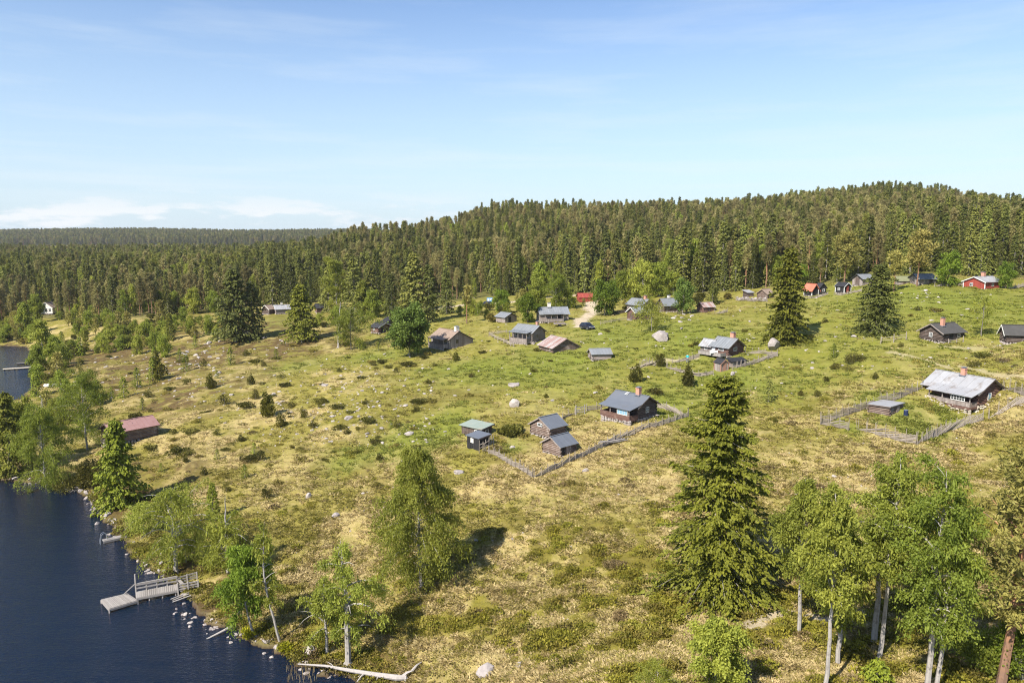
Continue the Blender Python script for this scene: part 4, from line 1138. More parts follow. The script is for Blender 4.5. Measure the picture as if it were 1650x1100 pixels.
    house('timber_house', 'long grey timber house with white chimney and open veranda facing the car', foot(871,520,864.5,916,10), 'C', 2.0, 3.5, 'board', 'loggrey', 'roofgrey', .5, .4, fnd=.4, chim=(.38,'plaster',1.0,0,.8), wins=[('E',.45,1.3,1,.9,2,1,W),('E',.85,1.3,.8,.9,2,1,W),('G',.5,1.3,.8,.9,2,2,W)],
          doors=[('E',.68,.9,1.9,'black')], porch=dict(d=1.3, s0=.12, s1=.78, h=2.0, rail=.75, posts=4, stones=False), board='black', seed=18, cat='house')
    house('log_shed', 'small grey shed with grey roof behind the galleried cabin', foot(813.6,521,799,832.5,37), 'B', 1.5, 2.5, 'board', 'loggrey', 'roofgrey', .4, .4, fnd=.15, seams=.6, board='black', seed=19, cat='shed', doors=[('G',.4,.9,1.6,'black')], plinth=False)
    house('log_shed', 'reddish shed with light grey roof in front of a larger grey-roofed house', foot(1024,516.6,1011,1046,26), 'C', 1.9, 3.0, 'log', 'logred', 'roofgrey', .4, .4, fnd=.2, seams=.6, board='cream', seed=20, cat='shed', doors=[('G',.5,.9,1.6,'logdark')])
    house('log_cabin', 'wide grey-roofed cabin with brick chimney behind the reddish shed', foot(1034,505,1010,1053,35), 'B', 1.9, 3.3, 'log', 'loggrey', 'roofgrey', .5, .5, fnd=.4, seams=.6, chim=(.2,'brick',.8,.2,.7), board='logdark', seed=21, wins=[('G',.5,1.2,.8,.9,2,2,W)])
    house('log_cabin', 'brown cabin with stepped grey roof half hidden by a leafy tree', foot(1070,504,1059,1092,24), 'C', 1.9, 3.4, 'log', 'log', 'roofgrey', .5, .4, fnd=.3, seams=.6, board='logdark', seed=22, wins=[('G',.5,1.3,.7,.8,2,2,W),('E',.35,1.2,.8,.8,2,1,W)], chim=(.6,'plaster',.6,.2,.6))
    house('log_shed', 'brown shed with rusty pale striped roof at the edge of the spruces', foot(1133.6,503.4,1123,1151,23), 'C', 1.4, 2.35, 'board', 'logred', 'roofrust', .35, .3, fnd=.1, seams=.5, board='logdark', seed=23, cat='shed', doors=[('E',.5,.8,1.5,'logdark')])
    o, _ = house('log_cabin', 'dark red log cabin with pale grey roof, white panel and wooden deck', foot(1172.7,577,1146,1197,37), 'B', 1.6, 3.0, 'log', 'logred', 'roofgrey', .45, .45, fnd=.45, chim=(.25,'brick',.9,.3,.75),
          wins=[('G',.45,1.5,1.3,.85,3,1,'white'),('E',.4,1.5,1.5,.7,4,1,'white')], doors=[('E',.88,.9,2.1,'white')], porch=dict(d=1.7, s0=.1, s1=1.45, h=2, rail=.55, posts=4, roof=False, rmat='plank', stones=False), board='logdark', seed=24, seams=.6)
    o2, _ = house('log_cabin', 'x', foot(1145.6,572,1129,1158,37), 'B', 1.45, 2.4, 'log', 'loggrey', 'roofpale', .5, .3, fnd=.4, seams=.6, wins=[('E',.5,1.2,.8,.7,2,1,'white')], board='logdark', seed=25)
    absorb(o, o2)
    house('woodshed', 'open fronted lean-to of grey boards with black felt roof below the red cabin', foot(1180.5,594,1173,1202,21), 'C', 2, 2, 'board', 'loggrey', 'roofblack', .3, .3, mono=(1.25,1.55), fnd=.05, seams=0, rib=0, plinth=False, board='black', seed=26, cat='shed', doors=[('E',.8,.6,1.4,'black')])
    house('privy', 'tiny grey privy with black roof and orange framed gable door below the red cabin', foot(1161.4,600,1151,1173,24), 'B', 1.6, 2.2, 'board', 'loggrey', 'roofblack', .2, .2, fnd=.05, seams=0, rib=0, plinth=False, board='orange', seed=27, cat='privy', doors=[('G',.5,.8,1.7,'orange')], corner='orange')
    house('log_cabin', 'near-black log cabin with dark felt roof and tall brick chimney on the right hillside', foot(1518.6,552.6,1482,1551.8,22), 'C', 1.5, 2.75, 'log', 'logdark', 'rooffelt', .45, .45, fnd=.3, chim=(.32,'brick',.9,-.7,.55), wins=[('G',.52,1.3,.75,1.0,2,2,'white'),('E',.75,1.2,.8,.8,2,2,W)], doors=[('E',.4,.9,1.8,'black')], seams=0, rib=0, board='loggrey', seed=28)
    house('log_shed', 'dark low building with pale fascia cut off by the right edge of view', foot(1620,553,1611,1672,-12), 'C', 1.5, 2.7, 'log', 'logdark', 'rooffelt', .4, .4, fnd=.2, seams=0, rib=0, board='cream', seed=29)
    house('red_cottage', 'red painted cottage with pale roof and white windows at the forest edge far right', foot(1586.5,466.8,1552,1613.6,25), 'C', 1.6, 2.65, 'board', 'red', 'roofpale', .4, .35, fnd=.2, chim=(.55,'brick',.9,.2,.7), wins=[('G',.62,1.2,.9,.9,2,2,'white'),('E',.45,1.2,.9,.9,2,2,'white')], doors=[('E',.8,.9,1.9,'red')], board='white', corner='white', seed=30, seams=.6, cat='cottage')
    house('log_cabin', 'grey board house with blue-grey roof left of the red cottage', foot(1479.8,459.5,1463,1508,6), 'C', 1.4, 2.45, 'board', 'loggrey', 'roofgrey', .5, .35, fnd=.2, seams=.6, wins=[('E',.4,1.2,.8,.8,2,2,W)], doors=[('E',.7,.9,1.8,'logdark')], board='black', seed=31, cat='house')
    house('log_shed', 'low shed with mossy green roof beside the bare pine trunk', foot(1447,459,1442,1467,0), 'C', 1.1, 2.0, 'board', 'loggrey', 'roofmoss', .3, .3, fnd=.1, seams=0, rib=0, board='loggrey', seed=32, cat='shed', doors=[('E',.5,.7,1.3,'logdark')])
    house('barn', 'tall pale grey barn with blue-grey roof behind the lone wide spruce', foot(1389.4,461,1373,1407,25), 'C', 1.75, 2.75, 'board', 'loggrey', 'roofgrey', .4, .4, fnd=.2, seams=.6, board='black', seed=33, cat='barn', doors=[('G',.5,1.2,2,'logdark')])
    house('log_cabin', 'small black hut with white corner boards and white gable trim', foot(1360,472.6,1346,1370.5,26), 'B', 1.65, 2.5, 'board', 'black', 'roofblack', .3, .25, fnd=.15, seams=0, rib=0, board='white', corner='white', wins=[('E',.6,1.2,.8,.8,2,2,'white')], doors=[('G',.5,.8,1.7,'red')], seed=34, cat='hut')
    house('log_cabin', 'dark hut with bright orange-red roof and white corner post', foot(1308,477.5,1295.5,1318,22), 'B', 1.6, 2.9, 'board', 'black', 'roofred', .5, .4, fnd=.2, seams=.5, rib=.02, board='roofred', corner='white', wins=[('E',.55,1.3,.8,.8,2,2,'white')], seed=35, cat='hut')
    house('log_cabin', 'black hut with white gable window just right of the orange-roofed hut', foot(1320,475.5,1313,1331,15), 'B', 1.7, 2.8, 'board', 'black', 'roofblack', .25, .2, fnd=.2, seams=.5, rib=.02, board='black', wins=[('G',.6,1.35,.7,.8,1,2,'white')], seed=36, cat='hut')
    house('log_shed', 'little shed with light blue-grey lean-to roof behind a low stone wall', foot(1205,480,1197,1214,10), 'C', 2, 2, 'board', 'logdark', 'roofpale', .3, .3, mono=(1.4,1.9), fnd=.1, seams=0, rib=0, plinth=False, seed=37, cat='shed')
    house('log_shed', 'brown weathered shed with brown roof left of the tall hillside spruce', foot(1236,482,1220,1246,35), 'C', 1.4, 2.5, 'log', 'log', 'roofbrown', .35, .3, fnd=.1, seams=0, rib=0, board='roofbrown', seed=38, cat='shed', plinth=False)
    house('barn', 'bright red barn glimpsed behind the round green tree by the track', foot(934,487,929,956,4), 'C', 1.5, 2.7, 'board', 'red', 'red', .3, .3, fnd=.1, seams=.6, board='red', seed=39, cat='barn', plinth=False)
    house('cottage', 'white cottage with brown roof among the trees far left', foot(85,507,65,93,88), 'C', 2.6, 4.6, 'board', 'cream', 'roofbrown', .5, .5, fnd=.6, seams=0, rib=0, board='cream', wins=[('G',.2,1.4,1,1.2,2,2,'white'),('G',.5,1.4,1,1.2,2,2,'white'),('G',.78,1.4,1,1.2,2,2,'white')], seed=40, cat='cottage')
    house('log_cabin', 'dark cabin with pale brown roof by the green lawn behind the left dark spruces', foot(434,507,423,442,60), 'C', 1.8, 3.1, 'log', 'logdark', 'roofbrown', .4, .4, fnd=.3, seams=0, rib=0, seed=41, board='cream')
    house('log_cabin', 'low cabin with white-grey metal roof and stub chimney left of the middle spruce', foot(445,507,442,467,26), 'C', 1.7, 3.0, 'log', 'loggrey', 'roofpale', .4, .4, fnd=.3, seams=.6, chim=(.5,'plaster',.7,0,.6), seed=42, board='cream')
    house('log_cabin', 'small black-roofed cabin right of the middle spruce', foot(511,505,508,529,24), 'C', 1.7, 3.0, 'log', 'logred', 'roofblack', .4, .4, fnd=.3, seams=0, rib=0, seed=43, board='black')
    o, _ = house('log_cabin', 'black-roofed cabin with white gable trim and dark red wall above the leaning birch', foot(609.5,537.5,597.5,631,52), 'B', 1.5, 2.5, 'log', 'logred', 'roofblack', .4, .5, fnd=.3, seams=0, rib=0, board='white', wins=[('E',.55,1.3,.8,.9,2,2,'white'),('G',.65,1.2,1.2,1.4,2,1,'loggrey')], doors=[('G',.3,.9,1.9,'black')], seed=44)
    o2, _ = house('log_cabin', 'x', foot(619,534.5,610,650,52), 'B', 2.0, 3.4, 'log', 'logdark', 'roofblack', .3, .3, fnd=.3, seams=0, rib=0, board='black', chim=(.4,'plaster',.8,2.2,.7), seed=45, plinth=False)
    absorb(o, o2)
    house('timber_house', 'weathered grey board house with brown roof and white chimney behind the leafy rowan', foot(724.3,562.5,696,761.4,39), 'B', 2.1, 3.7, 'board', 'loggrey', 'roofbrown', .45, .45, fnd=.35, seams=.7, rib=0, chim=(.12,'plaster',.9,-.6,.9), apex=-.13, eave2=1.6, board='black', seed=46, cat='house',
          wins=[('G',.33,1.4,.8,1.0,2,1,'loggrey'),('E',.2,1.3,1.6,.8,4,1,W)], porch=dict(d=1.5, s0=.05, s1=.9, h=1.9, rail=.8, posts=4, rmat='loggrey'), corner='plank')
    house('boathouse', 'brown boathouse with faded red metal roof by the lake', foot(184.5,726,165.5,255,50), 'C', 1.9, 3.0, 'log', 'log', 'roofmauve', .35, .4, fnd=1.15, seams=.8, rib=.02, board='logdark', seed=47, cat='boathouse', doors=[('G',.5,1.6,2,'logdark')], loose_stones=[('E',0,1,40,.8)])

def build_fences():
    g = 'slanted pole fence around the dark cabin and twin sheds'
    fence('silvery slanted pole fence running down from the black privy to the lowest yard corner', [(781,727),(812,740),(858,770)], 1.15, 1.2, seed=1)
    fence('silvery slanted pole fence along the near side of the dark cabin yard', [(860,770),(926,742),(1000,706),(1060,687),(1108,673)], 1.3, 1.15, seed=2)
    fence('grey pole fence behind the dark cabin with the glazed porch', [(1109,672),(1085,662),(1060,656)], 1.3, 1.3, seed=3)
    fence('grey pole fence from the yard gate to the dark cabin porch', [(978,655),(945,663)], 1.3, 1.2, seed=4)
    fence('grey pole fence from the yard gate towards the upper storehouse', [(926,667),(906,675)], 1.3, 1.2, seed=5)
    fence('tall upright palings beside the small black privy', [(772,729),(782,727),(795,720)], .45, 1.6, seed=6, kind='rail', rails=2, name='paling_fence', post=.06)
    fence('pole fence along the far upper side of the right cabin yard', [(1486,626),(1447,642),(1399,657),(1343,678),(1322,684)], 1.2, 1.55, post=.034, seed=7)
    fence('short pole fence at the left tip of the right cabin yard', [(1322,685),(1345,689),(1367,695)], 1.1, 1.55, post=.034, seed=8)
    fence('pole fence along the near left side of the right cabin yard', [(1382,694),(1420,703),(1476,713)], 1.15, 1.6, post=.034, seed=9)
    fence('long pole fence along the near right side of the right cabin yard', [(1477,713),(1530,694),(1583,676)], 1.15, 1.6, post=.034, seed=10)
    fence('pole fence continuing right of the yard opening to the view edge', [(1593,672),(1620,661),(1668,643)], 1.1, 1.6, post=.034, seed=11)
    fence('pole fence behind the right cabin at the far right', [(1617,629),(1640,637),(1670,646)], 1.2, 1.55, post=.034, seed=12)
    fence('low bleached fence from the bushes along the deck path', [(1074,592),(1100,601),(1126,607),(1149,604)], 1.3, 1.0, seed=13)
    fence('pole fence climbing from the woodshed to the round boulder', [(1180,598),(1208,588),(1232,581),(1253,575)], 1.0, 1.2, seed=14)
    fence('pole fence on the uphill side right of the red cabin', [(1201,570),(1228,571),(1253,574)], 1.2, 1.1, seed=15)
    fence('old fence on the uphill side of the path left of the red cabin', [(1083,584),(1105,580),(1126,576)], 1.2, 1.1, seed=16)
    fence('grey brushwood fence around the dry bushes below the boulder birch', [(1030,592),(1042,586),(1056,588)], .6, 1.3, seed=17)
    fence('grey log fence running down to the galleried cabin', [(788,542),(808,551),(828,560)], 2.2, 1.1, seed=18, kind='rail', rails=5, post=.1, name='log_fence')
    fence('grey log fence on the upper side of the galleried cabin yard', [(788,541),(802,538),(817,536)], 2.2, .9, seed=19, kind='rail', rails=4, post=.1, name='log_fence')
    fence('thin rail fence below the reddish shed', [(968,522),(985,520),(1011,515)], 2.5, 1.0, seed=20, kind='rail', rails=3, post=.06, name='rail_fence')
    fence('dark upright palings under the leafy tree by the brown cabin', [(1091,507),(1108,507),(1124,505)], 1.0, 1.5, seed=21, kind='rail', rails=2, post=.08, name='paling_fence', mat='logdark')
    fence('dark brush fence below the round green tree by the track', [(975,507),(992,507),(1010,504)], 1.2, 1.4, seed=22, mat='logdark')
    fence('low grey fence below the orange-roofed hut', [(1296,481),(1312,480),(1334,476)], 1.3, .9, seed=23)
    fence('low grey fence under the black hut with white trim', [(1344,476),(1362,475),(1388,470)], 1.3, .9, seed=24)
    fence('grey fence below the barn left of the lone wide spruce', [(1186,484),(1205,486),(1236,487)], 1.4, 1.1, seed=25)
    fence('two bleached posts with rails left of the near-black cabin', [(1419,553),(1433,552),(1460,548)], 3.2, 1.4, seed=26, kind='rail', rails=2, post=.1, name='rail_fence')
    fence('short posts and rail in front of the near-black cabin', [(1528,554),(1540,552),(1552,549)], 1.5, 1.0, seed=27, kind='rail', rails=2, post=.07, name='rail_fence')
    fence('forest edge fence right of the brown shed', [(1152,505),(1162,505),(1172,503)], 1.3, 1.1, seed=28)
    fence('fence leading from the green tree to the red cottage', [(1506,461),(1528,460),(1551,461)], 1.5, 1.1, seed=29)
    fence('grey fence right of the red cottage', [(1622,466),(1650,462),(1680,462)], 1.5, 1.2, seed=30)
    # gate in the yard fence
    p = hit(935, 667); q = hit(928, 668); z = gz(p[0], p[1])
    o = thing('field_gate', 'grey wooden gate with diagonal brace between the yard fences', 'gate', (p[0], p[1], z), math.atan2(p[1]-q[1], p[0]-q[0]))
    for x in (-.75, .75):
        m = MB(); m.box((x-.07, -.07, -.2), (x+.07, .07, 1.5)); m.obj('post', M_['plank'], o)
    m = MB()
    for zz in (.35, .7, 1.1): m.box((-.68, -.025, zz), (.68, .025, zz+.12))
    m.bar((-.66, .04, .38), (.66, .04, 1.2), .1, .04); m.obj('bars', M_['plank'], o)
    # heap of boards on the lower fence
    p = hit(990, 712); o = MB(); rs = np.random.RandomState(4)
    for i in range(14):
        a = rad(28 + rs.normal() * 4); c = np.array((rs.normal() * .5, rs.normal() * .25, .1 + .06 * (i // 3))); d = np.array((math.cos(a), math.sin(a), .0)) * (1.2 + rs.rand())
        o.bar(c - d, c + d, .2, .05, rs.rand())
    b = o.obj('plank_pile', M_['plank']); b.location = (p[0], p[1], gz(p[0], p[1])); tag(b, 'heap of silvered planks lying against the yard fence', 'planks')

def build_waterside():
    # main jetty
    a = at_z(163, 965, .45); b = at_z(205, 955, .45); c = at_z(222, 966, .45); d = at_z(176, 980, .45)
    s0, s1 = at_z(219, 963, .55), at_z(287, 950, .55)     # near edge of the gangway
    o = thing('jetty', 'silvered wooden jetty with bathing platform and railed gangway', 'jetty', (*((a+c)/2)[:2], 0)); B = np.array((*((a+c)/2)[:2], 0.))
    e1 = unit(c - d); 
    m = MB(); n = 16
    for i in range(n):
        t0, t1 = i / n, (i + .88) / n
        v = [d + (c-d)*t0, d + (c-d)*t1, a + (b-a)*t1, a + (b-a)*t0]; v = [q - B for q in v]; lo = [q - (0,0,.06) for q in v]
        m.add(v + lo, [(0,1,2,3),(7,6,5,4),(0,4,5,1),(1,5,6,2),(2,6,7,3),(3,7,4,0)], RND.random())
    m.obj('platform', M_['plank'], o)
    m = MB()
    for p, q in ((a,b),(b,c),(c,d),(d,a)): m.bar(p-B-(0,0,.17), q-B-(0,0,.17), .12, .2)
    m.obj('frame', M_['plank'], o)
    t = unit(s1 - s0); nrm = np.array((-t[1], t[0], 0)); Lg = np.linalg.norm(s1 - s0); w = 1.45
    m = MB(); n = int(Lg / .17)
    for i in range(n):
        p = s0 + (s1 - s0) * (i + .5) / n - B
        m.bar(p - nrm*.02, p + nrm * w, .15, .05, RND.random())
    m.obj('gangway', M_['plank'], o)
    m = MB(); m.bar(s0-B-(0,0,.12), s1-B-(0,0,.12), .12, .2); m.bar(s0-B+nrm*w-(0,0,.12), s1-B+nrm*w-(0,0,.12), .12, .2); m.obj('beam', M_['plank'], o)
    for side, hh in ((w, .85), ):
        for i in range(5):
            p = s0 + (s1-s0)*(i/4) - B + nrm*side; q = MB(); q.box(p + (-.06,-.06,-.9), p + (.06,.06,hh if i else 1.9)); q.obj('post', M_['plank'], o)
        q = MB()
        for zz in (.38, .74): q.bar(s0-B+nrm*(side-.08)+(0,0,zz), s1-B+nrm*(side-.08)+(0,0,zz), .05, .14)
        q.bar(s0-B+nrm*(side)+(0,0,.87), s1-B+nrm*side+(0,0,.87), .14, .05); q.obj('railing', M_['plank'], o)
    for i in (1, 2, 3):
        p = s0 + (s1-s0)*(i/3.2) - B + nrm*.06; q = MB(); q.box(p + (-.06,-.06,-1.2), p + (.06,.06,.06)); q.obj('pile', M_['plank'], o)
    q = MB(); p = s0 - B + nrm*w; q.bar(p + (0,0,.9), p - t*1.1 + (0,0,.0), .08); q.obj('brace', M_['plank'], o)
    # landing rails at the shore end
    q = MB()
    for k, off in ((1, w + .1), (-1, -.15)):
        p0 = s1 - B + nrm*off; p1 = p0 + t*1.9 - nrm*k*-.25
        for zz in (.1, .35, .62): q.bar(p0 + (0,0,zz), p1 + (0,0,zz+.1), .06, .13)
        for p in (p0, (p0+p1)/2, p1): q.box(p + (-.06,-.06,-.5), p + (.06,.06,.8))
    q.bar(s1-B+nrm*(w+.7)+(0,0,.35), s1-B+nrm*(w-1.5)+t*.5+(0,0,.5), .3, .06); q.obj('landing_rail', M_['plank'], o)
    q = MB()
    for i in range(3): 
        p = s1 - B - nrm*(.9 + .45*i) + t*(.1 + .25*RND.random()); q.bar(p - t*(.7 + .5*RND.random()) - (0,0,.45) + nrm*.3*RND.random(), p + t*.8 + (0,0,.0), .12, .05, RND.random())
    q.obj('loose_boards', M_['plank'], o)
    for p in (a, b, c, d):
        q = MB(); q.box(p - B + (-.06,-.06,-1.6), p - B + (.06,.06,-.08)); q.obj('pile', M_['plank'], o)
    # small jetty with ladder
    a, b = at_z(166, 872, .35), at_z(206, 863, .35); B = np.array((*a[:2], 0.)); t = unit(b - a); nrm = np.array((-t[1], t[0], 0))
    o = thing('jetty', 'narrow plank jetty with a curved metal bathing ladder', 'jetty', B)
    m = MB()
    for i in range(4): m.bar(a - B + nrm*(.22*i), b - B + nrm*(.22*i), .2, .05, RND.random())
    m.obj('deck', M_['plank'], o)
    m = MB(); m.bar(a-B-(0,0,.12)-nrm*.05, b-B-(0,0,.12)-nrm*.05, .1, .18); m.obj('beam', M_['plank'], o)
    for u in (.05, .5, .95):
        m = MB(); p = a + (b-a)*u - B + nrm*.3; m.box(p+(-.05,-.05,-1.2), p+(.05,.05,-.03)); m.obj('pile', M_['plank'], o)
    m = MB()
    for k in (.12, .56):
        p = a - B + nrm*k; m.tube([p+t*.5, p+t*.45+(0,0,.7), p+t*.2+(0,0,.95), p-t*.1+(0,0,.8), p-t*.25, p-t*.3-(0,0,1)], .03, 6)
    for zz in (-.1, -.35): p = a - B - t*.26 + (0,0,zz); m.bar(p+nrm*.12, p+nrm*.56, .05)
    m.obj('ladder', M_['steel'], o)
    # dock and boat at the inlet
    a, b = at_z(4, 595, .3), at_z(58, 591.5, .3); B = np.array((*a[:2], 0.)); t = unit(b-a); nrm = np.array((-t[1], t[0], 0))
    o = thing('jetty', 'low pale timber dock reaching across the upper inlet', 'jetty', B)
    m = MB()
    for i in range(6): m.bar(a-B+nrm*(.26*i), b-B+nrm*(.26*i), .24, .08, RND.random())
    m.obj('deck', M_['palewood'], o)
    for u in (.05, .35, .65, .95):
        m = MB(); p = a + (b-a)*u - B + nrm*.6; m.box(p+(-.1,-.1,-1), p+(.1,.1,-.05)); m.obj('pile', M_['plank'], o)
    boat('grey rowing boat moored behind the inlet dock', at_z(38, 589, 0) + (0, 2.2, .12), math.atan2(t[1], t[0]) + .05, 5.6, 'plank', False)
    p = hit(89, 621); boat('white overturned rowing boat on the shore by the inlet', (p[0], p[1], gz(p[0], p[1]) + .02), .25, 4.8, 'white', True)
    # driftwood
    def log(label, pxs, rs_, z, branch=(), name='driftwood_log'):
        P = [at_z(x, y, z + k) for x, y, k in pxs]; B = P[0].copy()
        o = thing(name, label, 'log', B); m = MB(); m.tube([p - B for p in P], rs_, 8, .6); m.obj('trunk', M_['bark_pale'], o)
        for (x0, y0, z0, x1, y1, z1, r) in branch:
            q = MB(); p0, p1 = at_z(x0, y0, z + z0) - B, at_z(x1, y1, z + z1) - B
            q.tube([p0, (p0+p1)/2 + (0, 0, .1), p1], [r, r*.7, r*.35], 6, .7); q.obj('branch', M_['bark_pale'], o)
    log('long bleached fallen trunk with forked root lying over the near shore', [(480,1069,.25),(524,1072,.35),(562,1079,.4),(605,1086,.45),(640,1091,.5),(655,1091,.5)], [.05,.10,.15,.19,.24,.2], .32,
        [(648,1090,.5,664,1080,1.0,.16),(664,1080,1.0,679,1066,1.3,.12),(655,1091,.5,652,1100,.2,.14),(588,1084,.4,575,1098,.1,.09),(540,1076,.3,528,1066,.7,.05),(612,1087,.5,606,1096,.1,.07)])
    log('straight broken log slanting from the bank into the lake', [(333,1029,-.05),(355,1018,.25),(378,1006,.55)], [.07,.10,.13], 0)
    log('thin bleached pole lying on the water edge at far left', [(0,773,.05),(22,772,.15),(47,763,.4)], [.05,.07,.08], 0, [(0,773,.05,-4,764,.3,.05)])
    log('short pale dead branch on the grass right of the large birch', [(700,941,3.3),(712,949,3.2),(722,953,3.1)], [.12,.14,.1], 0, name='fallen_branch')
    # water plants
    rs = np.random.RandomState(3); m = MB()
    for i in range(70):
        x, y = 462 + rs.rand() * 50, 1076 + rs.rand() * 24
        if x < 435 + (y - 1060): pass
        p = at_z(x, y, 0); 
        if shore(p[0], p[1])[0] > -.3: continue
        h = .3 + .5 * rs.rand(); m.tube([p - (0,0,.3), p + (rs.normal()*.08, rs.normal()*.08, h)], [.012, .006], 3, rs.rand(), cap=False)
    if m.n: tag(m.obj('reeds', M_['grass_dry']), kind='stuff')

def boat(label, loc, rz, L, mat, flipped):
    o = thing('rowing_boat', label, 'boat', loc, rz)
    xs = np.linspace(-.5, .5, 11); hull = MB(); inn = MB()
    def ring(x, s):
        w = .62 * (1 - abs(2 * x) ** 2.6 * (.95 if x > 0 else .55)) * s + .02; h = .42 + .16 * (2 * x) ** 2
        return [(x * L, w * math.sin(a) * 1.15, h - h * math.cos(a) * s - (0 if s == 1 else -.03)) for a in np.linspace(-math.pi/2, math.pi/2, 9)]
    for mb, s in ((hull, 1), (inn, .92)):
        v = [p for x in xs for p in ring(x, s)]
        f = [(i*9+j, i*9+j+1, i*9+9+j+1, i*9+9+j) for i in range(10) for j in range(8)]
        mb.add(v, f if s == 1 else [q[::-1] for q in f])
    hull.poly([p for p in ring(-.5, 1)]); 
    h = hull.obj('hull', M_[mat], o, smooth=True); n = inn.obj('inside', M_['plank'], o, smooth=True)
    t = MB()
    for x in (-.25, .05, .3): t.box((x*L - .12, -.55, .28), (x*L + .12, .55, .31))
    t.obj('thwart', M_['plank'], o)
    k = MB(); k.bar((-L*.48, 0, -.03), (L*.45, 0, -.03), .06, .08); k.obj('keel', M_[mat], o)
    if flipped: o.rotation_euler = (math.pi, 0, rz); o.location[2] += .5

def build_misc():
    # cars
    def car(label, px, py, rz, col='carpaint', L=4.4):
        p = hit(px, py); o = thing('parked_car', label, 'car', (p[0], p[1], gz(p[0], p[1]) + .02), rz)
        prof = [(-2.15,.35),(-2.2,.7),(-2.1,.98),(-1.95,1.05),(-1.55,1.55),(-1.2,1.62),(.2,1.62),(.55,1.52),(1.05,1.08),(1.85,.95),(2.15,.78),(2.2,.45),(2.1,.3)]
        m = MB(); W = .88
        def w(z): return W if z < 1.08 else W - (z - 1.08) * .38
        n = len(prof)
        for sy in (-1, 1): m.ng.append([m.n + i for i in range(n)] if sy > 0 else [m.n + i for i in range(n)][::-1]); m.add([(x, sy * w(z), z) for x, z in prof], np.zeros((0, 3), int))
        b0 = m.n - 2 * n
        m.add([(x, sy * w(z), z) for sy in (-1, 1) for x, z in prof], [(i, (i+1) % n, n + (i+1) % n, n + i) for i in range(n)])
        bo = m.obj('body', M_[col], o)
        g = MB()
        def side(q, sy): return [(x, sy * (w(z) + .012), z) for x, z in q]
        for sy in (-1, 1):
            for q in ([(-1.5,1.12),(-1.25,1.5),(-.4,1.53),(-.4,1.12)],[(-.32,1.12),(-.32,1.53),(.25,1.53),(.85,1.12)]): g.poly(side(q, sy)[::sy])
        g.obj('side_window', M_['glass'], o)
        g = MB(); g.poly([(1.02,-.72,1.12),(1.02,.72,1.12),(.60,.62,1.51),(.60,-.62,1.51)]); g.obj('windscreen', M_['glass'], o).location = (.025, 0, .02)
        g = MB(); g.poly([(-1.93,.72,1.12),(-1.93,-.72,1.12),(-1.60,-.6,1.5),(-1.60,.6,1.5)]); g.obj('rear_window', M_['glass'], o).location = (-.025, 0, .02)
        for x in (-1.35, 1.35):
            for sy in (-1, 1):
                t = MB(); t.tube([(x, sy*.72, .33), (x, sy*.92, .33)], .33, 16); wo = t.obj('wheel', M_['rubber'], o)
                r = MB(); r.tube([(x, sy*.9, .33), (x, sy*.935, .33)], .2, 12); r.obj('rim', M_['steel'], wo)
        for sy in (-1, 1):
            t = MB(); t.box((2.1, sy*.62-.18, .68), (2.2, sy*.62+.18, .82)); t.obj('headlight', M_['white'], o)
            t = MB(); t.box((-2.23, sy*.7-.1, .72), (-2.12, sy*.7+.1, .98)); t.obj('tail_light', M_['red'], o)
        t = MB(); t.box((2.14, -.8, .4), (2.26, .8, .58)); t.obj('bumper', M_['rubber'], o)
        t = MB(); t.box((2.17, -.26, .60), (2.225, .26, .71)); t.obj('number_plate', M_['white'], o)
    car('dark blue car parked on the grass at the end of the gravel track', 946, 530, rad(-62))
    car('dark car parked under the trees by the blue board', 783, 494, rad(176))
    # low trailer
    p = hit(902, 525); o = thing('trailer', 'grey flat trailer standing on the grass in front of the long timber house', 'trailer', (p[0], p[1], gz(p[0], p[1])), .12)
    m = MB(); m.box((-1.5,-.75,.5), (1.5,.75,.56))
    for i in range(8): m.box((-1.5 + i*.375, -.74, .561), (-1.5 + i*.375 + .36, .74, .60), c=RND.random())
    m.obj('bed', M_['plank'], o)
    m = MB()
    for y in (-.78, .78): m.box((-1.5, y-.02, .56), (1.5, y+.02, .85))
    m.obj('side_board', M_['loggrey'], o)
    m = MB(); m.bar((1.5,0,.5), (2.5,0,.42), .09); m.obj('drawbar', M_['steel'], o)
    for y in (-.9, .9):
        m = MB(); m.tube([(0, y-.08, .3), (0, y+.08, .3)], .3, 14); m.obj('wheel', M_['rubber'], o)
    # blue board
    p = hit(789, 489); o = thing('notice_board', 'blue and white notice board by the dark car under the trees', 'sign', (p[0], p[1], gz(p[0], p[1])), .1)
    for x in (-.85, .85):
        m = MB(); m.box((x-.06,-.06,-.2), (x+.06,.06,2.1)); m.obj('post', M_['plank'], o)
    m = MB(); m.box((-1,-.09,.8), (1,-.06,2.2)); m.obj('panel', M_['signblue'], o)
    m = MB(); m.box((-.75,-.1,1.0), (-.1,-.091,1.9)); m.box((.1,-.1,1.35), (.75,-.091,1.9)); m.obj('sheet', M_['white'], o)
    # deck furniture by the red cabin
    p = hit(1150, 578); q = hit(1160, 579)
    o = thing('garden_bench', 'white slatted bench on the deck of the dark red log cabin', 'bench', (p[0], p[1], gz(p[0], p[1]) + .62), math.atan2(q[1]-p[1], q[0]-p[0]) + .6)
    m = MB()
    for i in range(3): m.box((-.75, -.2 + i*.14, .42), (.75, -.08 + i*.14, .46))
    m.obj('seat', M_['white'], o); m = MB()
    for i in range(3): m.box((-.75, .24, .55 + i*.13), (.75, .27, .65 + i*.13))
    m.obj('backrest', M_['white'], o)
    for x in (-.68, .68):
        m = MB(); m.box((x-.03, -.2, 0), (x+.03, -.14, .42)); m.obj('leg', M_['white'], o)
        m = MB(); m.box((x-.03, .28, 0), (x+.03, .33, .95)); m.obj('leg', M_['white'], o)
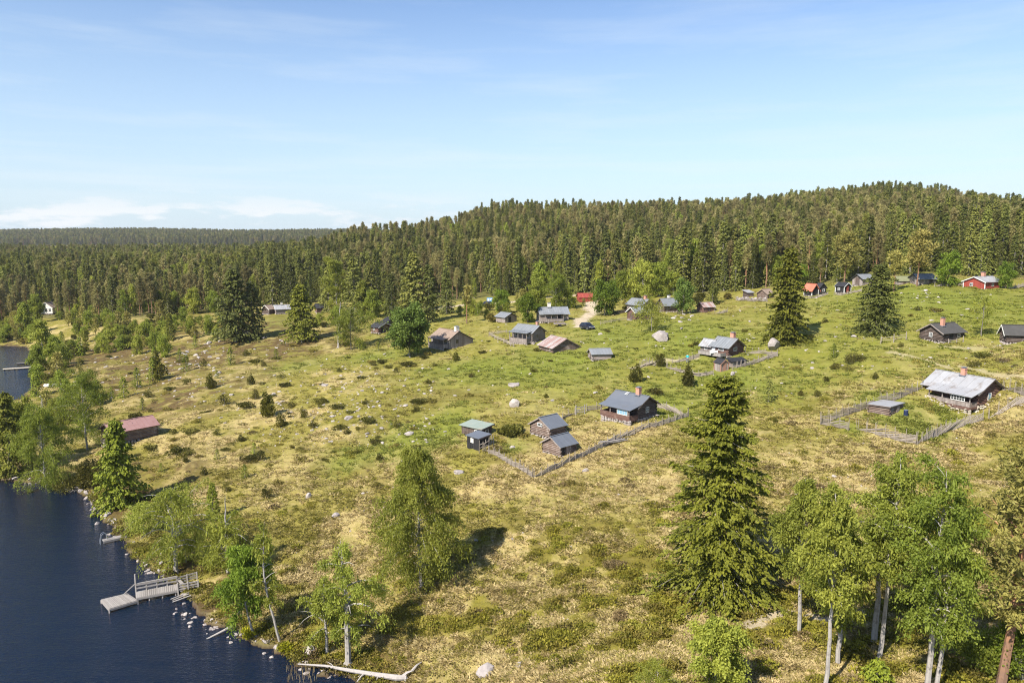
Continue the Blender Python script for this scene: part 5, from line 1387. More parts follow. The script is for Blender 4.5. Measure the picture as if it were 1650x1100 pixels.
    # blue drum at the log shed
    p = hit(1452, 668); o = thing('water_drum', 'small dark blue drum at the corner of the low log shed', 'drum', (p[0]+.4, p[1]-.4, gz(p[0]+.4, p[1]-.4)))
    m = MB(); m.tube([(0,0,0),(0,0,.05),(0,0,.4),(0,0,.8),(0,0,.85)], [.27,.29,.28,.29,.27], 14); m.obj('barrel', M_['navy'], o)
    m = MB(); m.tube([(0,0,.85),(0,0,.89)], [.28,.28], 14); m.obj('lid', M_['cap'], o)
    # well stones / wood pile by the grey house
    p = hit(702, 560); m = MB(); rs = np.random.RandomState(9)
    for i in range(46):
        a = rs.rand() * TAU; r = 1.6 * rs.rand(); z = max(0, 1.6 - r) * rs.rand(); d = unit(rs.normal(size=3) * (1,1,.5)); c = np.array((math.cos(a)*r, math.sin(a)*r, z + .1))
        m.tube([c - d*.6, c + d*.6], [.07, .05], 5, rs.rand())
    b = m.obj('wood_pile', M_['plank']); b.location = (p[0], p[1], gz(p[0], p[1])); tag(b, 'tangled heap of bleached wood between the rowan and the grey board house', 'wood pile')
    # telegraph style bare pole is a tree; stone wall below the blue-roofed shed
    m = MB(); rs = np.random.RandomState(12); A = hit(1188, 485); Bq = hit(1236, 487)
    for i in range(70):
        t = rs.rand(); q = A + (Bq - A) * t; v, f = ROCKV[i % 8]; k = .25 + .25 * rs.rand()
        m.add(v * k + (q[0] - A[0], q[1] - A[1] + .6, gz(q[0], q[1]) - A[2] + .15 + .7 * rs.rand()), f, rs.rand())
    b = m.obj('stone_wall', M_['rock']); b.location = A; tag(b, 'low dry stone wall in front of the blue-grey lean-to shed', 'wall')

def build_person():
    p = hit(1107.5, 583); z = gz(p[0], p[1])
    o = thing('person', 'person in turquoise top and grey trousers on the path beside the red cabin', 'person', (p[0], p[1], z), rad(160))
    def skin(name, pts, edges, radii, mat, par, sub=2):
        me = bpy.data.meshes.new(name); me.from_pydata(pts, edges, []); me.update()
        ob = bpy.data.objects.new(name, me); COL.objects.link(ob); ob.parent = par; me.materials.append(M_[mat])
        md = ob.modifiers.new('Skin', 'SKIN'); md.use_smooth_shade = True
        for v, r in zip(me.skin_vertices[0].data, radii): v.radius = r if isinstance(r, tuple) else (r, r)
        me.skin_vertices[0].data[0].use_root = True
        s = ob.modifiers.new('Subdivision', 'SUBSURF'); s.levels = sub; s.render_levels = sub
        return ob
    P = [(0,0,.93),(0,0,1.1),(0,.01,1.3),(0,0,1.42),(0,-.01,1.5),(0,-.03,1.56),(0,-.035,1.64),(0,-.03,1.71)]
    E = [(0,1),(1,2),(2,3),(3,4),(4,5),(5,6),(6,7)]; Rr = [(.15,.11),(.13,.095),(.16,.11),(.13,.09),.055,.075,.088,.06]
    for sx in (-1, 1):
        b = len(P); P += [(sx*.1,0,.86),(sx*.11,-.02,.5),(sx*.12,.02,.09),(sx*.13,-.12,.04)]; E += [(0,b),(b,b+1),(b+1,b+2),(b+2,b+3)]; Rr += [.095,.062,.042,.035]
        b = len(P); P += [(sx*.19,0,1.38),(sx*.25,.02,1.12),(sx*.24,-.1,.9),(sx*.235,-.14,.83)]; E += [(3,b),(b,b+1),(b+1,b+2),(b+2,b+3)]; Rr += [.06,.043,.032,.034]
        for k in range(4):
            c = len(P); P += [(sx*(.225+.012*k),-.15-.015*k,.78),(sx*(.222+.012*k),-.155-.015*k,.735+.006*abs(k-1))]; E += [(b+3,c),(c,c+1)]; Rr += [.009,.007]
        c = len(P); P += [(sx*.2,-.165,.81),(sx*.195,-.18,.78)]; E += [(b+3,c),(c,c+1)]; Rr += [.01,.008]
    skin('body', P, E, Rr, 'skin', o)
    P = [(0,0,.9),(0,0,1.1),(0,.01,1.3),(0,0,1.43)]; E = [(0,1),(1,2),(2,3)]; Rr = [(.175,.13),(.155,.115),(.185,.13),(.13,.10)]
    for sx in (-1, 1): b = len(P); P += [(sx*.2,0,1.38),(sx*.26,.02,1.14),(sx*.25,-.07,.97)]; E += [(3,b),(b,b+1),(b+1,b+2)]; Rr += [.078,.06,.048]
    skin('shirt', P, E, Rr, 'turquoise', o)
    P = [(0,0,.95)]; E = []; Rr = [(.16,.125)]
    for sx in (-1, 1): b = len(P); P += [(sx*.1,0,.84),(sx*.11,-.02,.5),(sx*.12,.02,.12)]; E += [(0,b),(b,b+1),(b+1,b+2)]; Rr += [.11,.078,.06]
    skin('trousers', P, E, Rr, 'denim', o)
    skin('hair', [(0,.0,1.74),(0,.045,1.68),(0,.05,1.6)], [(0,1),(1,2)], [(.08,.07),(.09,.06),(.075,.05)], 'hair', o)
    f = MB()
    for sx in (-1, 1): f.box((sx*.032-.012,-.122,1.645), (sx*.032+.012,-.112,1.657))
    f.box((-.025,-.118,1.575), (.025,-.105,1.583)); f.obj('face_features', M_['hair'], o)
    m = MB(); m.add([(-.012,-.115,1.6),(.012,-.115,1.6),(0,-.14,1.605),(0,-.115,1.64)], [(0,1,2),(0,2,3),(1,3,2),(0,3,1)]); m.obj('nose', M_['skin'], o)

def mats_misc():
    M_['steel'] = plain('galvanised_steel', (.45,.46,.47), (.6,.6,.62), 4, .35, metal=.8)
    M_['palewood'] = plain('pale_new_timber', (.40,.35,.27), (.52,.46,.37), 2, .8, .1)
    M_['carpaint'] = plain('dark_blue_car_paint', (.012,.014,.030), (.018,.020,.042), 1, .25, spec=.7)
    M_['navy'] = plain('navy_plastic', (.015,.022,.06), (.025,.035,.085), 2, .4)
    M_['rubber'] = plain('black_rubber', (.015,.015,.015), (.03,.03,.03), 5, .8)
    M_['signblue'] = plain('blue_panel', (.10,.28,.52), (.14,.34,.58), 2, .5)
    M_['skin'] = plain('skin', (.50,.30,.22), (.56,.35,.26), 4, .6)
    M_['turquoise'] = plain('turquoise_cloth', (.03,.42,.46), (.05,.50,.52), 4, .85)
    M_['denim'] = plain('grey_cloth', (.14,.15,.18), (.20,.21,.24), 4, .9)
    M_['hair'] = plain('dark_hair', (.05,.03,.02), (.08,.05,.03), 6, .7)
# ---------------------------------------------------------------- scattering (ground cover and the far wood)
def scatter(name, pts, rot, scl, idx, variants, kind='stuff'):
    me = bpy.data.meshes.new(name); n = len(pts)
    me.vertices.add(n); me.vertices.foreach_set('co', np.asarray(pts, np.float32).ravel())
    a = me.attributes.new('rot', 'FLOAT_VECTOR', 'POINT'); a.data.foreach_set('vector', np.asarray(rot, np.float32).ravel())
    a = me.attributes.new('scl', 'FLOAT_VECTOR', 'POINT'); a.data.foreach_set('vector', np.asarray(scl, np.float32).ravel())
    a = me.attributes.new('idx', 'INT', 'POINT'); a.data.foreach_set('value', np.asarray(idx, np.int32))
    o = bpy.data.objects.new(name, me); COL.objects.link(o); tag(o, kind=kind)
    g = bpy.data.node_groups.new(name, 'GeometryNodeTree')
    g.interface.new_socket('Geometry', in_out='INPUT', socket_type='NodeSocketGeometry'); g.interface.new_socket('Geometry', in_out='OUTPUT', socket_type='NodeSocketGeometry')
    N, L = g.nodes.new, g.links.new
    gi, go, jn = N('NodeGroupInput'), N('NodeGroupOutput'), N('GeometryNodeJoinGeometry')
    def na(nm, t):
        x = N('GeometryNodeInputNamedAttribute'); x.data_type = t; x.inputs[0].default_value = nm; return x.outputs[0]
    ra, sa, ia = na('rot', 'FLOAT_VECTOR'), na('scl', 'FLOAT_VECTOR'), na('idx', 'INT')
    e2r = N('FunctionNodeEulerToRotation'); L(ra, e2r.inputs[0])
    for i, objs in enumerate(variants):
        j2 = N('GeometryNodeJoinGeometry')
        for ob in objs:
            oi = N('GeometryNodeObjectInfo'); oi.transform_space = 'ORIGINAL'; oi.inputs['Object'].default_value = ob; oi.inputs['As Instance'].default_value = False
            L(oi.outputs['Geometry'], j2.inputs[0])
        g2i = N('GeometryNodeGeometryToInstance'); L(j2.outputs[0], g2i.inputs[0])
        cmp = N('FunctionNodeCompare'); cmp.data_type = 'INT'; cmp.operation = 'EQUAL'; L(ia, cmp.inputs[2]); cmp.inputs[3].default_value = i
        ip = N('GeometryNodeInstanceOnPoints'); L(gi.outputs[0], ip.inputs['Points']); L(cmp.outputs[0], ip.inputs['Selection'])
        L(j2.outputs[0], ip.inputs['Instance']); L(e2r.outputs[0], ip.inputs['Rotation']); L(sa, ip.inputs['Scale']); L(ip.outputs[0], jn.inputs[0])
    L(jn.outputs[0], go.inputs[0])
    md = o.modifiers.new('scatter', 'NODES'); md.node_group = g
    return o

def proto(mb, name, mat):
    o = bpy.data.objects.new(name, mb.mesh(name, M_[mat]))
    return o

def tuft(seed, n, r, h, w, bend=.7):
    rs = np.random.RandomState(seed); mb = MB()
    a = rs.rand(n) * TAU; rr = r * rs.rand(n) ** .6
    p = np.stack([np.cos(a) * rr, np.sin(a) * rr, np.zeros(n) - .03], 1)
    d = unit(np.stack([np.cos(a) * bend, np.sin(a) * bend, np.ones(n)], 1) + rs.normal(size=(n, 3)) * .45); d[:, 2] = np.abs(d[:, 2]) * .9 + .1
    ln = h * (.6 + .8 * rs.rand(n)); 
    mb.kites(p, d * ln[:, None], side_of(rs, d, np.full(n, w)), np.clip(.5 + rs.normal(size=n) * .25, 0, 1)); return mb

def mound(seed, n, r, h, leaf):
    rs = np.random.RandomState(seed); mb = MB()
    a = rs.rand(n) * TAU; u = rs.rand(n) ** .5; lump = 1 + .25 * np.sin(a * 3 + seed) + .12 * np.sin(a * 5)
    p = np.stack([np.cos(a) * u * r * lump, np.sin(a) * u * r * lump, h * (1 - u ** 2) * (.6 + .5 * rs.rand(n)) - .04], 1)
    d = unit(np.stack([np.cos(a) * u * .7, np.sin(a) * u * .7, .8 + 0 * a], 1) + rs.normal(size=(n, 3)) * .4); ln = leaf * (.6 + .8 * rs.rand(n))
    mb.kites(p, d * ln[:, None], side_of(rs, d, ln * .3), np.clip(.5 + rs.normal(size=n) * .25, 0, 1)); return mb

FOOTS = []
def clear_of_houses(x, y):
    ok = np.ones(len(x), bool)
    for cx, cy, r in FOOTS: ok &= (x - cx) ** 2 + (y - cy) ** 2 > r * r
    return ok

def build_cover():
    rs = np.random.RandomState(31)
    N = 230000
    a = rs.uniform(-.97, .97, N)
    Y = 1 / (1 / 40. + (1 / 230. - 1 / 40.) * rs.rand(N)); x, y = a * Y, Y
    m = masks(x, y); ok = (shore(x, y) > .5) & (y < edge_y(a) + 4) & clear_of_houses(x, y) & (m['road'] < .3)
    near = np.clip((170 - Y) / 100, .42, 1)
    # grass tufts
    pat = fbm(x / 3.1, y / 3.1, 64, 3)
    dens = (.25 + .75 * sstep(.35, .6, pat)) * near * .85
    g = ok & (rs.rand(N) < dens) & (np.maximum(m['moss'], m['heath'] * 1.2) < .2 + .6 * rs.rand(N))
    q = np.nonzero(g)[0]
    r = rs.rand(len(q)); lush = m['lush'][q] > .35 + .3 * rs.rand(len(q)); dry = m['dry'][q] * .9 > r
    idx = np.where(lush, 4, np.where(dry, 0, 2)) + (rs.rand(len(q)) < .5)
    z = ground(x[q], y[q], True)
    s = (.65 + .6 * rs.rand(len(q))) * (.8 + Y[q] / 200)
    s3 = np.stack([s * 1.15, s * 1.15, s * np.where(lush, .9, .75)], 1)
    pr = [[proto(tuft(1, 30, .34, .22, .045, 1.4), 'dry_tuft', 'grass_dry')], [proto(tuft(2, 24, .42, .20, .05, 1.8), 'dry_tuft', 'grass_dry')],
          [proto(tuft(3, 30, .34, .20, .045, 1.2), 'meadow_tuft', 'grass_mid')], [proto(tuft(4, 26, .42, .18, .05, 1.5), 'meadow_tuft', 'grass_mid')],
          [proto(tuft(5, 30, .34, .22, .045, 1.0), 'green_tuft', 'grass_green')], [proto(tuft(6, 28, .4, .19, .05, 1.2), 'green_tuft', 'grass_green')]]
    scatter('grass', np.stack([x[q], y[q], z], 1), np.stack([0*s, 0*s, rs.rand(len(q)) * TAU], 1), s3, idx, pr)
    print('tufts', len(q))
    # dwarf shrubs: bilberry, heather
    N = 73000
    a = rs.uniform(-.97, .97, N); Y = 1 / (1 / 40. + (1 / 240. - 1 / 40.) * rs.rand(N)); x, y = a * Y, Y
    m = masks(x, y); ok = (shore(x, y) > .1) & (y < edge_y(a) + 3) & clear_of_houses(x, y) & (m['road'] < .3)
    near = np.clip((190 - Y) / 110, .34, 1) * (1 - .6 * sstep(95, 125, Y) * sstep(-.25, -.05, a))
    n4 = fbm(x / 1.8, y / 1.8, 66, 3)
    bankd = sstep(4.5, .5, shore(x, y)) * sstep(.36, .5, n4)
    lit = (.01 + .09 * sstep(.5, .66, n4)) 
    pm = np.clip(m['moss'] * 1.0 * sstep(.3, .55, n4), 0, 1); ph = np.clip(m['heath'] * sstep(.3, .5, n4), 0, 1)
    u = rs.rand(N)
    k = ok & (u < np.maximum(np.maximum(pm, ph) * .36, lit * .38) * near + bankd * .25)
    q = np.nonzero(k)[0]; r = rs.rand(len(q))
    idx = np.where(ph[q] > pm[q] * 1.1, np.where(r < .22, 2, 0), np.where(r < .66, 1, np.where(r < .997, 0, 2)))
    idx = idx * 2 + (rs.rand(len(q)) < .5)
    z = ground(x[q], y[q], True); s = .55 + .8 * rs.rand(len(q)) ** 1.5
    pr = []
    for i, mt in enumerate(('heather', 'blueberry', 'brownheath')):
        for j in range(2): pr.append([proto(mound(10 + i * 2 + j, 190, .62, .34 + .1 * j, .15), 'dwarf_shrub', mt)])
    scatter('dwarf_shrubs', np.stack([x[q], y[q], z], 1), np.stack([0*s, 0*s, rs.rand(len(q)) * TAU], 1), np.stack([s * 1.1, s * 1.1, s * (.7 + .5 * rs.rand(len(q)))], 1), idx, pr)
    print('mounds', len(q))

# ---------------------------------------------------------------- single trees placed where they stand
def stand(px, by, ty, hw):
    p = hit(px, by); d = ray(px, ty); zt = HCAM + d[2] / d[1] * p[1]
    return p, max(.5, zt - p[2]), hw * math.hypot(p[1], HCAM - p[2]) / FPX

def one(sp, px, by, ty, hw, label, name=None, cat='tree', seed=None, group=None, **kw):
    p, h, r = stand(px, by, ty, hw); seed = seed if seed is not None else int(px * 7 + by)
    loc = (p[0], p[1], gz(p[0], p[1]) - .05); q = (px * .01) % 6
    bark = kw.pop('bark', None); mat = kw.pop('mat', None)
    if sp == 'spruce':
        big = h * FPX / p[1]
        if big > 250: a = dict(nb=300, K=23, J=9, tuft=.27, droop=.66, trunk_r=.42, sparse=.16, shape=.60, hangk=(0, .75), tipup=.5, fan=(.2, 1.25))
        elif big > 100: a = dict(nb=170, K=10, J=4, tuft=h * .030, droop=.5, sparse=.15)
        elif big > 45: a = dict(nb=120, K=7, J=3, tuft=h * .038, droop=.5)
        else: a = dict(nb=70, K=5, J=3, tuft=h * .055, droop=.3, bare=False)
        a.update(kw); parts = spruce(seed, h, r, **a)
        return plant(name or 'spruce_tree', label, cat, parts, (bark or 'bark_grey', mat or 'spruce'), loc, 0, group=group)
    if sp == 'birch':
        big = h * FPX / p[1]
        if big > 110: a = dict(nl=40, ns=17, m=20, leaf=.14)
        elif big > 60: a = dict(nl=38, ns=18, m=16, leaf=h * .021)
        else: a = dict(nl=26, ns=13, m=12, leaf=h * .036)
        a.update(kw); parts = birch(seed, h, r, **a)
        return plant(name or 'birch_tree', label, cat, parts, (bark or 'bark_birch', mat or 'birch'), loc, 0, group=group)
    if sp == 'pine':
        a = dict(nl=34, nt=10, nn=14, need=.4); a.update(kw); parts = pine(seed, h, r, **a)
        return plant(name or 'pine_tree', label, cat, parts, (bark or 'bark_pine', mat or 'pine'), loc, 0, group=group)
    if sp == 'juniper':
        parts = juniper(seed, h, r, kw.get('n', 1400), max(.12, h * .085))
        return plant(name or 'juniper_shrub', label, 'shrub', parts, ('bark_grey', mat or 'juniper'), loc, 0, group=group, trunkname='stem', crownname='foliage')
    if sp == 'bush':
        parts = bush(seed, h, r, kw.get('n', 1200), kw.get('leaf', max(.12, h * .10)), kw.get('up', .4), kw.get('lumps', 10))
        return plant(name or 'leafy_bush', label, 'shrub', parts, ('bark_grey', mat or 'birch_dk'), loc, 0, group=group, trunkname='stem', crownname='foliage')
    if sp == 'snag':
        parts = snag(seed, h, kw.get('n', 18), kw.get('lean', (0, 0)), kw.get('r', None), kw.get('bl', .22))
        return plant(name or 'dead_tree', label, cat, parts, ('bark_pale', 'bark_pale'), loc, 0, group=group, crownname='branches')

def build_trees():
    # foreground
    one('spruce', 1157, 958, 604, 96, 'tall dark spruce standing alone on open grass in the right foreground')
    one('birch', 680, 948, 722, 72, 'large cone shaped birch alone in the middle foreground', base=.10, peak=.28, nl=74, ns=24, m=23, seed=4, patchy=.04, hang=.8, strand=.16, limb_r=.2, lean=(-.02, .02), tr_r=.2, flare=True, up=.55, mat='birch', shapep=.7)
    one('birch', 283, 920, 785, 80, 'broad spreading birch leaning over the lake beside the railed jetty', base=.2, peak=.45, nl=48, ns=19, patchy=.2, hang=.8, flare=True, tr_r=.25, up=.6, top=.3)
    one('birch', 367, 925, 800, 44, 'half dead birch with a bare pale trunk top just right of the broad lakeside birch', base=.12, peak=.25, bare_top=.3, patchy=.5, nl=34, limb_r=.45, tr_r=.19)
    one('birch', 409, 1023, 880, 46, 'bushy bright birch with bent trunk on the bank above the yellow willow', base=.28, peak=.4, nl=44, ns=24, lean=(-.03, 0), bend=-.05, mat='bright', top=.3, patchy=.15)
    one('birch', 451, 1033, 838, 24, 'thin crooked white birch with sparse crown by the lower shore', base=.3, peak=.4, nl=26, ns=11, m=16, patchy=.4, lean=(-.05, .0), bend=-.05, tr_r=.12)
    one('birch', 561, 1072, 872, 66, 'gnarled half bare old birch standing over the fallen driftwood trunk', base=.2, peak=.4, nl=40, ns=18, patchy=.55, limb_r=.5, flare=True, tr_r=.27, lean=(-.02, .02), top=.3)
    one('birch', 527, 1052, 930, 42, 'smaller sparse birch beside the pale shore rock', base=.25, peak=.5, nl=26, ns=16, patchy=.4, limb_r=.5, tr_r=.14)
    one('birch', 1287, 1022, 772, 46, 'slender birch with clean white stem nearest the big spruce', base=.36, peak=.45, nl=40, ns=18, lean=(-.02, 0), hang=.7, tr_r=.15)
    one('birch', 1328, 1116, 800, 50, 'birch with thin white stem at the bottom edge left of the birch grove', base=.42, peak=.5, nl=46, tr_r=.14, top=.4, hang=.7)
    one('birch', 1350, 1068, 835, 48, 'birch in the grove with dark lower stem just behind the thin white one', base=.32, peak=.5, nl=36, tr_r=.16, top=.3, mat='birch_dk')
    one('birch', 1408, 1034, 838, 40, 'old thick grey-stemmed birch leaning at the back of the grove', base=.5, peak=.5, nl=26, ns=16, tr_r=.22, flare=True, lean=(.06, .02), mat='birch_dk')
    one('birch', 1416, 1063, 742, 62, 'tallest birch of the grove with high domed crown', base=.42, peak=.55, nl=46, ns=18, tr_r=.155, lean=(.03, 0), top=.45, hang=.55)
    one('birch', 1493, 1118, 760, 64, 'wide birch with grey stem at the right of the grove', base=.3, peak=.45, nl=46, ns=17, tr_r=.18, top=.4, mat='birch_dk', limb_r=.3)
    one('birch', 1507, 1120, 815, 46, 'second stem birch close beside the wide grey one', base=.35, peak=.4, nl=34, tr_r=.14, mat='birch_dk', lean=(.04, 0))
    one('pine', 1612, 1112, 742, 80, 'pine with orange trunk at the right edge of the foreground', base=.28, nl=44, nt=13, nn=24, need=.33, lean=(.05, .02), tr_r=.3)
    one('bush', 1652, 1100, 925, 46, 'dense bright green leafy thicket under the orange pine', n=9000, leaf=.17, lumps=16, mat='bright')
    one('bush', 1580, 1075, 1000, 52, 'dark green thicket between the birch grove and the orange pine', n=6000, leaf=.17, lumps=14, mat='birch_dk')
    one('spruce', 1412, 1102, 1062, 24, 'tiny yellowish spruce sapling at the foot of the grove', mat='young', nb=60, K=6, J=3, tuft=.2, bare=False)
    one('birch', 1152, 1128, 996, 48, 'young birch in fresh leaf at the bottom edge below the big spruce', base=.08, peak=.3, nl=40, ns=24, mat='birch', hang=.4, up=.9)
    one('birch', 1058, 1135, 1072, 36, 'small birch bush at the bottom edge left of the young birch', base=.05, peak=.4, nl=30, ns=18, mat='birch', hang=.4)
    one('bush', 1178, 975, 948, 22, 'low spruce shoot at the skirt of the tall foreground spruce', mat='spruce', n=900)
    # left shore
    one('spruce', 18, 764, 630, 40, 'ragged spruce at the far left edge of the lake shore', sparse=.3)
    one('birch', 76, 786, 656, 54, 'dense dark birch hanging over the water on the left shore', base=.03, peak=.35, nl=58, ns=22, mat='birch_dk', hang=.9, top=.4)
    one('birch', 141, 724, 600, 52, 'full crowned birch behind the left shore next to the boathouse', base=.15, peak=.4, nl=48, ns=22, mat='birch_dk', top=.3, hang=.7)
    one('birch', 40, 748, 645, 38, 'birch filling the gap between the ragged spruce and the hanging birch', base=.1, peak=.4, nl=34, ns=18, mat='birch', top=.3)
    one('spruce', 195, 815, 676, 37, 'yellow-green spruce in front of the boathouse by the lake', mat='young', nb=210, K=10, J=4, tuft=.4, droop=.35)
    one('bush', 150, 790, 722, 32, 'olive pine bush between the left shore birches and the boathouse spruce', mat='juniper', n=5000, leaf=.3)
    one('bush', 118, 792, 758, 30, 'low olive shrub overhanging the water left of the rock row', mat='juniper', n=3500, leaf=.25)
    one('bush', 168, 806, 778, 22, 'grey-green shrub at the bend of the shore', mat='heather', n=2500, leaf=.22)
    one('snag', 72, 690, 638, 14, 'white bare dead treetop among the left shore birches', n=24)
    one('birch', 95, 700, 640, 26, 'pale sparse birch behind the white dead treetop', patchy=.4, mat='birch', base=.2)
    one('spruce', 344, 838, 778, 14, 'slim yellowish spruce behind the half dead birch', mat='young')
    one('bush', 399, 1026, 1008, 12, 'yellow flowering willow at the foot of the bent birch', mat='willow', n=900, name='willow_bush', leaf=.16)
    one('bush', 462, 1051, 1030, 12, 'yellow flowering willow at the foot of the crooked white birch', mat='willow', n=900, name='willow_bush', leaf=.16)
    one('birch', 300, 905, 850, 30, 'low birch shoots in front of the broad lakeside birch', base=.05, peak=.4, mat='birch', nl=30)
    one('birch', 232, 860, 812, 30, 'birch shoots over the water above the small jetty', base=.05, peak=.4, mat='birch', nl=30)
    # middle distance
    one('spruce', 380, 552, 433, 38, 'wide dark spruce with bare foot on the brown heath at left', base=.09, droop=.35, mat='spruce_dk', nb=220, K=12)
    one('spruce', 409, 545, 452, 24, 'dark spruce pressed close to the right of the wide dark spruce', mat='spruce_dk')
    one('spruce', 487, 551, 456, 30, 'round shouldered spruce with short bare stem in the brown heath', base=.10, droop=.3, nb=200, K=11)
    one('spruce', 275, 549, 504, 10, 'slim dark young spruce alone left of the wide dark spruce')
    one('birch', 566, 563, 497, 42, 'wind-bent old birch with leafy right side', base=.15, peak=.45, nl=40, ns=18, skew=.25, patchy=.25, bark='bark_grey', mat='birch_dk', top=.3)
    one('snag', 545, 562, 488, 14, 'bleached crooked dead trunk beside the wind-bent birch', n=12, lean=(.06, 0))
    one('birch', 660, 575, 504, 34, 'round leafy rowan in front of the grey board house', name='rowan_tree', base=.2, peak=.45, nl=46, ns=20, mat='rowan', top=.5, hang=.1, bark='bark_grey', leaf=.42)
    one('spruce', 1267, 552, 399, 34, 'tall spruce on the hillside behind the round boulder', droop=.55, nb=230, K=13, sparse=.3, hangk=(0, .8), tipup=.45)
    one('spruce', 1412, 537, 426, 38, 'wide bell shaped spruce alone on the upper meadow', droop=.5, nb=240, K=13, shape=.6, mat='spruce_dk', hangk=(.1, .8), tipup=.4)
    one('spruce', 1238, 649, 611, 11, 'small neat spruce on the grass right of the red cabin', mat='spruce_far')
    one('juniper', 1026, 615, 585, 14, 'egg shaped dark juniper above the dark cabin')
    one('juniper', 1106, 623, 589, 17, 'brown-green pointed juniper below the bleached path fence')
    one('juniper', 1066, 590, 569, 15, 'dry brownish juniper inside the brushwood fence')
    one('bush', 1090, 622, 600, 26, 'yellow green bush beside the pinkish boulder', mat='willow', n=1400) if False else None
    one('bush', 1160, 622, 606, 16, 'yellowish green bush just below the pinkish boulder', mat='bright')
    one('spruce', 1343, 574, 550, 8, 'small bushy spruce alone on the grass left of the near-black cabin', mat='young')
    one('birch', 1050, 534, 488, 40, 'small flat crowned birch growing behind the huge grey boulder', base=.25, peak=.6, nl=26, ns=12, patchy=.35, top=.5, bark='bark_grey', up=.5)
    one('birch', 1581, 542, 480, 26, 'thin half bare birch right of the near-black cabin', base=.3, peak=.6, nl=24, ns=11, patchy=.5, top=.4, limb_r=.5, bark='bark_grey')
    L = 'bright_tree'
    for px, by, ty, hw, lab in [(850,519,476,17,'round bright green tree left of the long timber house'),(808,506,470,16,'round bright green tree behind the small grey shed'),(974,509,457,25,'big round bright green tree by the gravel track'),
        (1527,461,412,21,'light green leafy tree left of the red cottage'),(1620,467,431,16,'light green leafy tree at the right end of the red cottage'),(1285,466,428,14,'light green tree behind the tall hillside spruce')]:
        one('birch', px, by, ty, hw, lab, name='leafy_tree', base=.12, peak=.42, nl=34, ns=16, mat='bright', top=.55, hang=.15, bark='bark_grey', m=12)
    one('birch', 1100, 507, 455, 20, 'tall leafy tree with white blossom clusters by the brown cabin', name='leafy_tree', base=.15, peak=.4, nl=34, ns=14, mat='rowan', top=.4, hang=.2)
    for i, (px, by, ty, hw) in enumerate([(1035,482,426,27),(1062,479,430,22),(895,500,440,24),(865,497,450,18),(902,497,452,18),(1002,484,440,17),(543,507,420,25),(60,520,478,12),(600,512,470,14),(585,508,455,12),(870,480,425,16),(1015,480,445,18),(1085,475,440,16),
                                          (255,505,470,14),(280,503,472,14),(312,505,466,14),(345,503,470,12),(40,540,490,12),(70,575,520,18),(90,590,545,14),(60,600,560,14)]):
        one('birch', px, by, ty, hw, 'leafy deciduous tree in the belt between the cabins and the conifers', name='leafy_tree', group='leafy trees at the foot of the forest', base=.08, peak=.45, nl=32, ns=14, mat='birch_dk' if i % 3 else 'birch', top=.4, hang=.3)
    for i, (px, by, ty, hw) in enumerate([(572,509,412,26),(632,513,440,17),(668,522,406,28),(692,520,424,20),(620,502,436,15),(655,505,420,18),(600,505,425,16),(720,505,432,16),(530,503,430,18),(470,500,425,18),(440,500,420,20)]):
        one('spruce', px, by, ty, hw, 'tall dense spruce standing forward of the forest behind the cabins', group='spruces forward of the forest', mat='spruce_dk' if i % 2 else 'spruce_far')
    one('spruce', 1148, 491, 447, 12, 'pointed dark spruce beside the rusty striped shed', mat='spruce_far')
    one('pine', 1440, 470, 408, 17, 'pine with long bare orange trunk beside the mossy shed', base=.5, nl=14, nt=6, nn=14, need=.8)
    one('pine', 1477, 462, 376, 26, 'big brownish pine behind the grey board house', base=.35, nl=30, nt=9, nn=12, need=.8)
    one('pine', 1360, 457, 376, 28, 'big brownish pine behind the small black hut', base=.3, nl=30, nt=9, nn=12, need=.8)
    one('pine', 752, 522, 462, 9, 'thin pine with bare stem between the parked cars track and the board house', base=.5, nl=12, nt=5, nn=10, need=.8)
    # junipers and saplings named one by one where they stand out
    one('juniper', 430, 673, 633, 14, 'tallest dark juniper on the stony left meadow')
    one('juniper', 341, 626, 600, 11, 'round dark juniper on the left meadow beside a paler one')
    one('bush', 822, 700, 682, 22, 'wide sprawling juniper between the privy and the upper storehouse', mat='juniper', n=3600, leaf=.3, lumps=14, name='juniper_shrub')
    one('bush', 735, 712, 690, 22, 'green bush in rank grass left of the black privy', mat='willow', n=1, name='leafy_bush') if False else None
    one('juniper', 735, 582, 567, 7, 'small upright juniper on the grass below the grey board house')
    one('bush', 1376, 584, 566, 18, 'low spreading juniper below the small bushy spruce', mat='juniper', n=1500, name='juniper_shrub')
    one('bush', 1366, 596, 585, 14, 'flat juniper mat below the low spreading juniper', mat='juniper', n=900, name='juniper_shrub')
    one('bush', 1618, 583, 572, 13, 'brown dried juniper dome above the right cabin', mat='brownheath', n=900, name='juniper_shrub')
    one('bush', 1570, 588, 578, 12, 'flat olive juniper left of the brown dried dome', mat='juniper', n=900, name='juniper_shrub')
    one('bush', 992, 914, 899, 20, 'purplish brown heather dome on the straw slope left of the tall spruce', mat='brownheath', n=1400, name='heather_shrub', leaf=.14)
    one('bush', 1000, 996, 984, 18, 'reddish heather patch low on the slope left of the tall spruce', mat='brownheath', n=900, name='heather_shrub', leaf=.13)
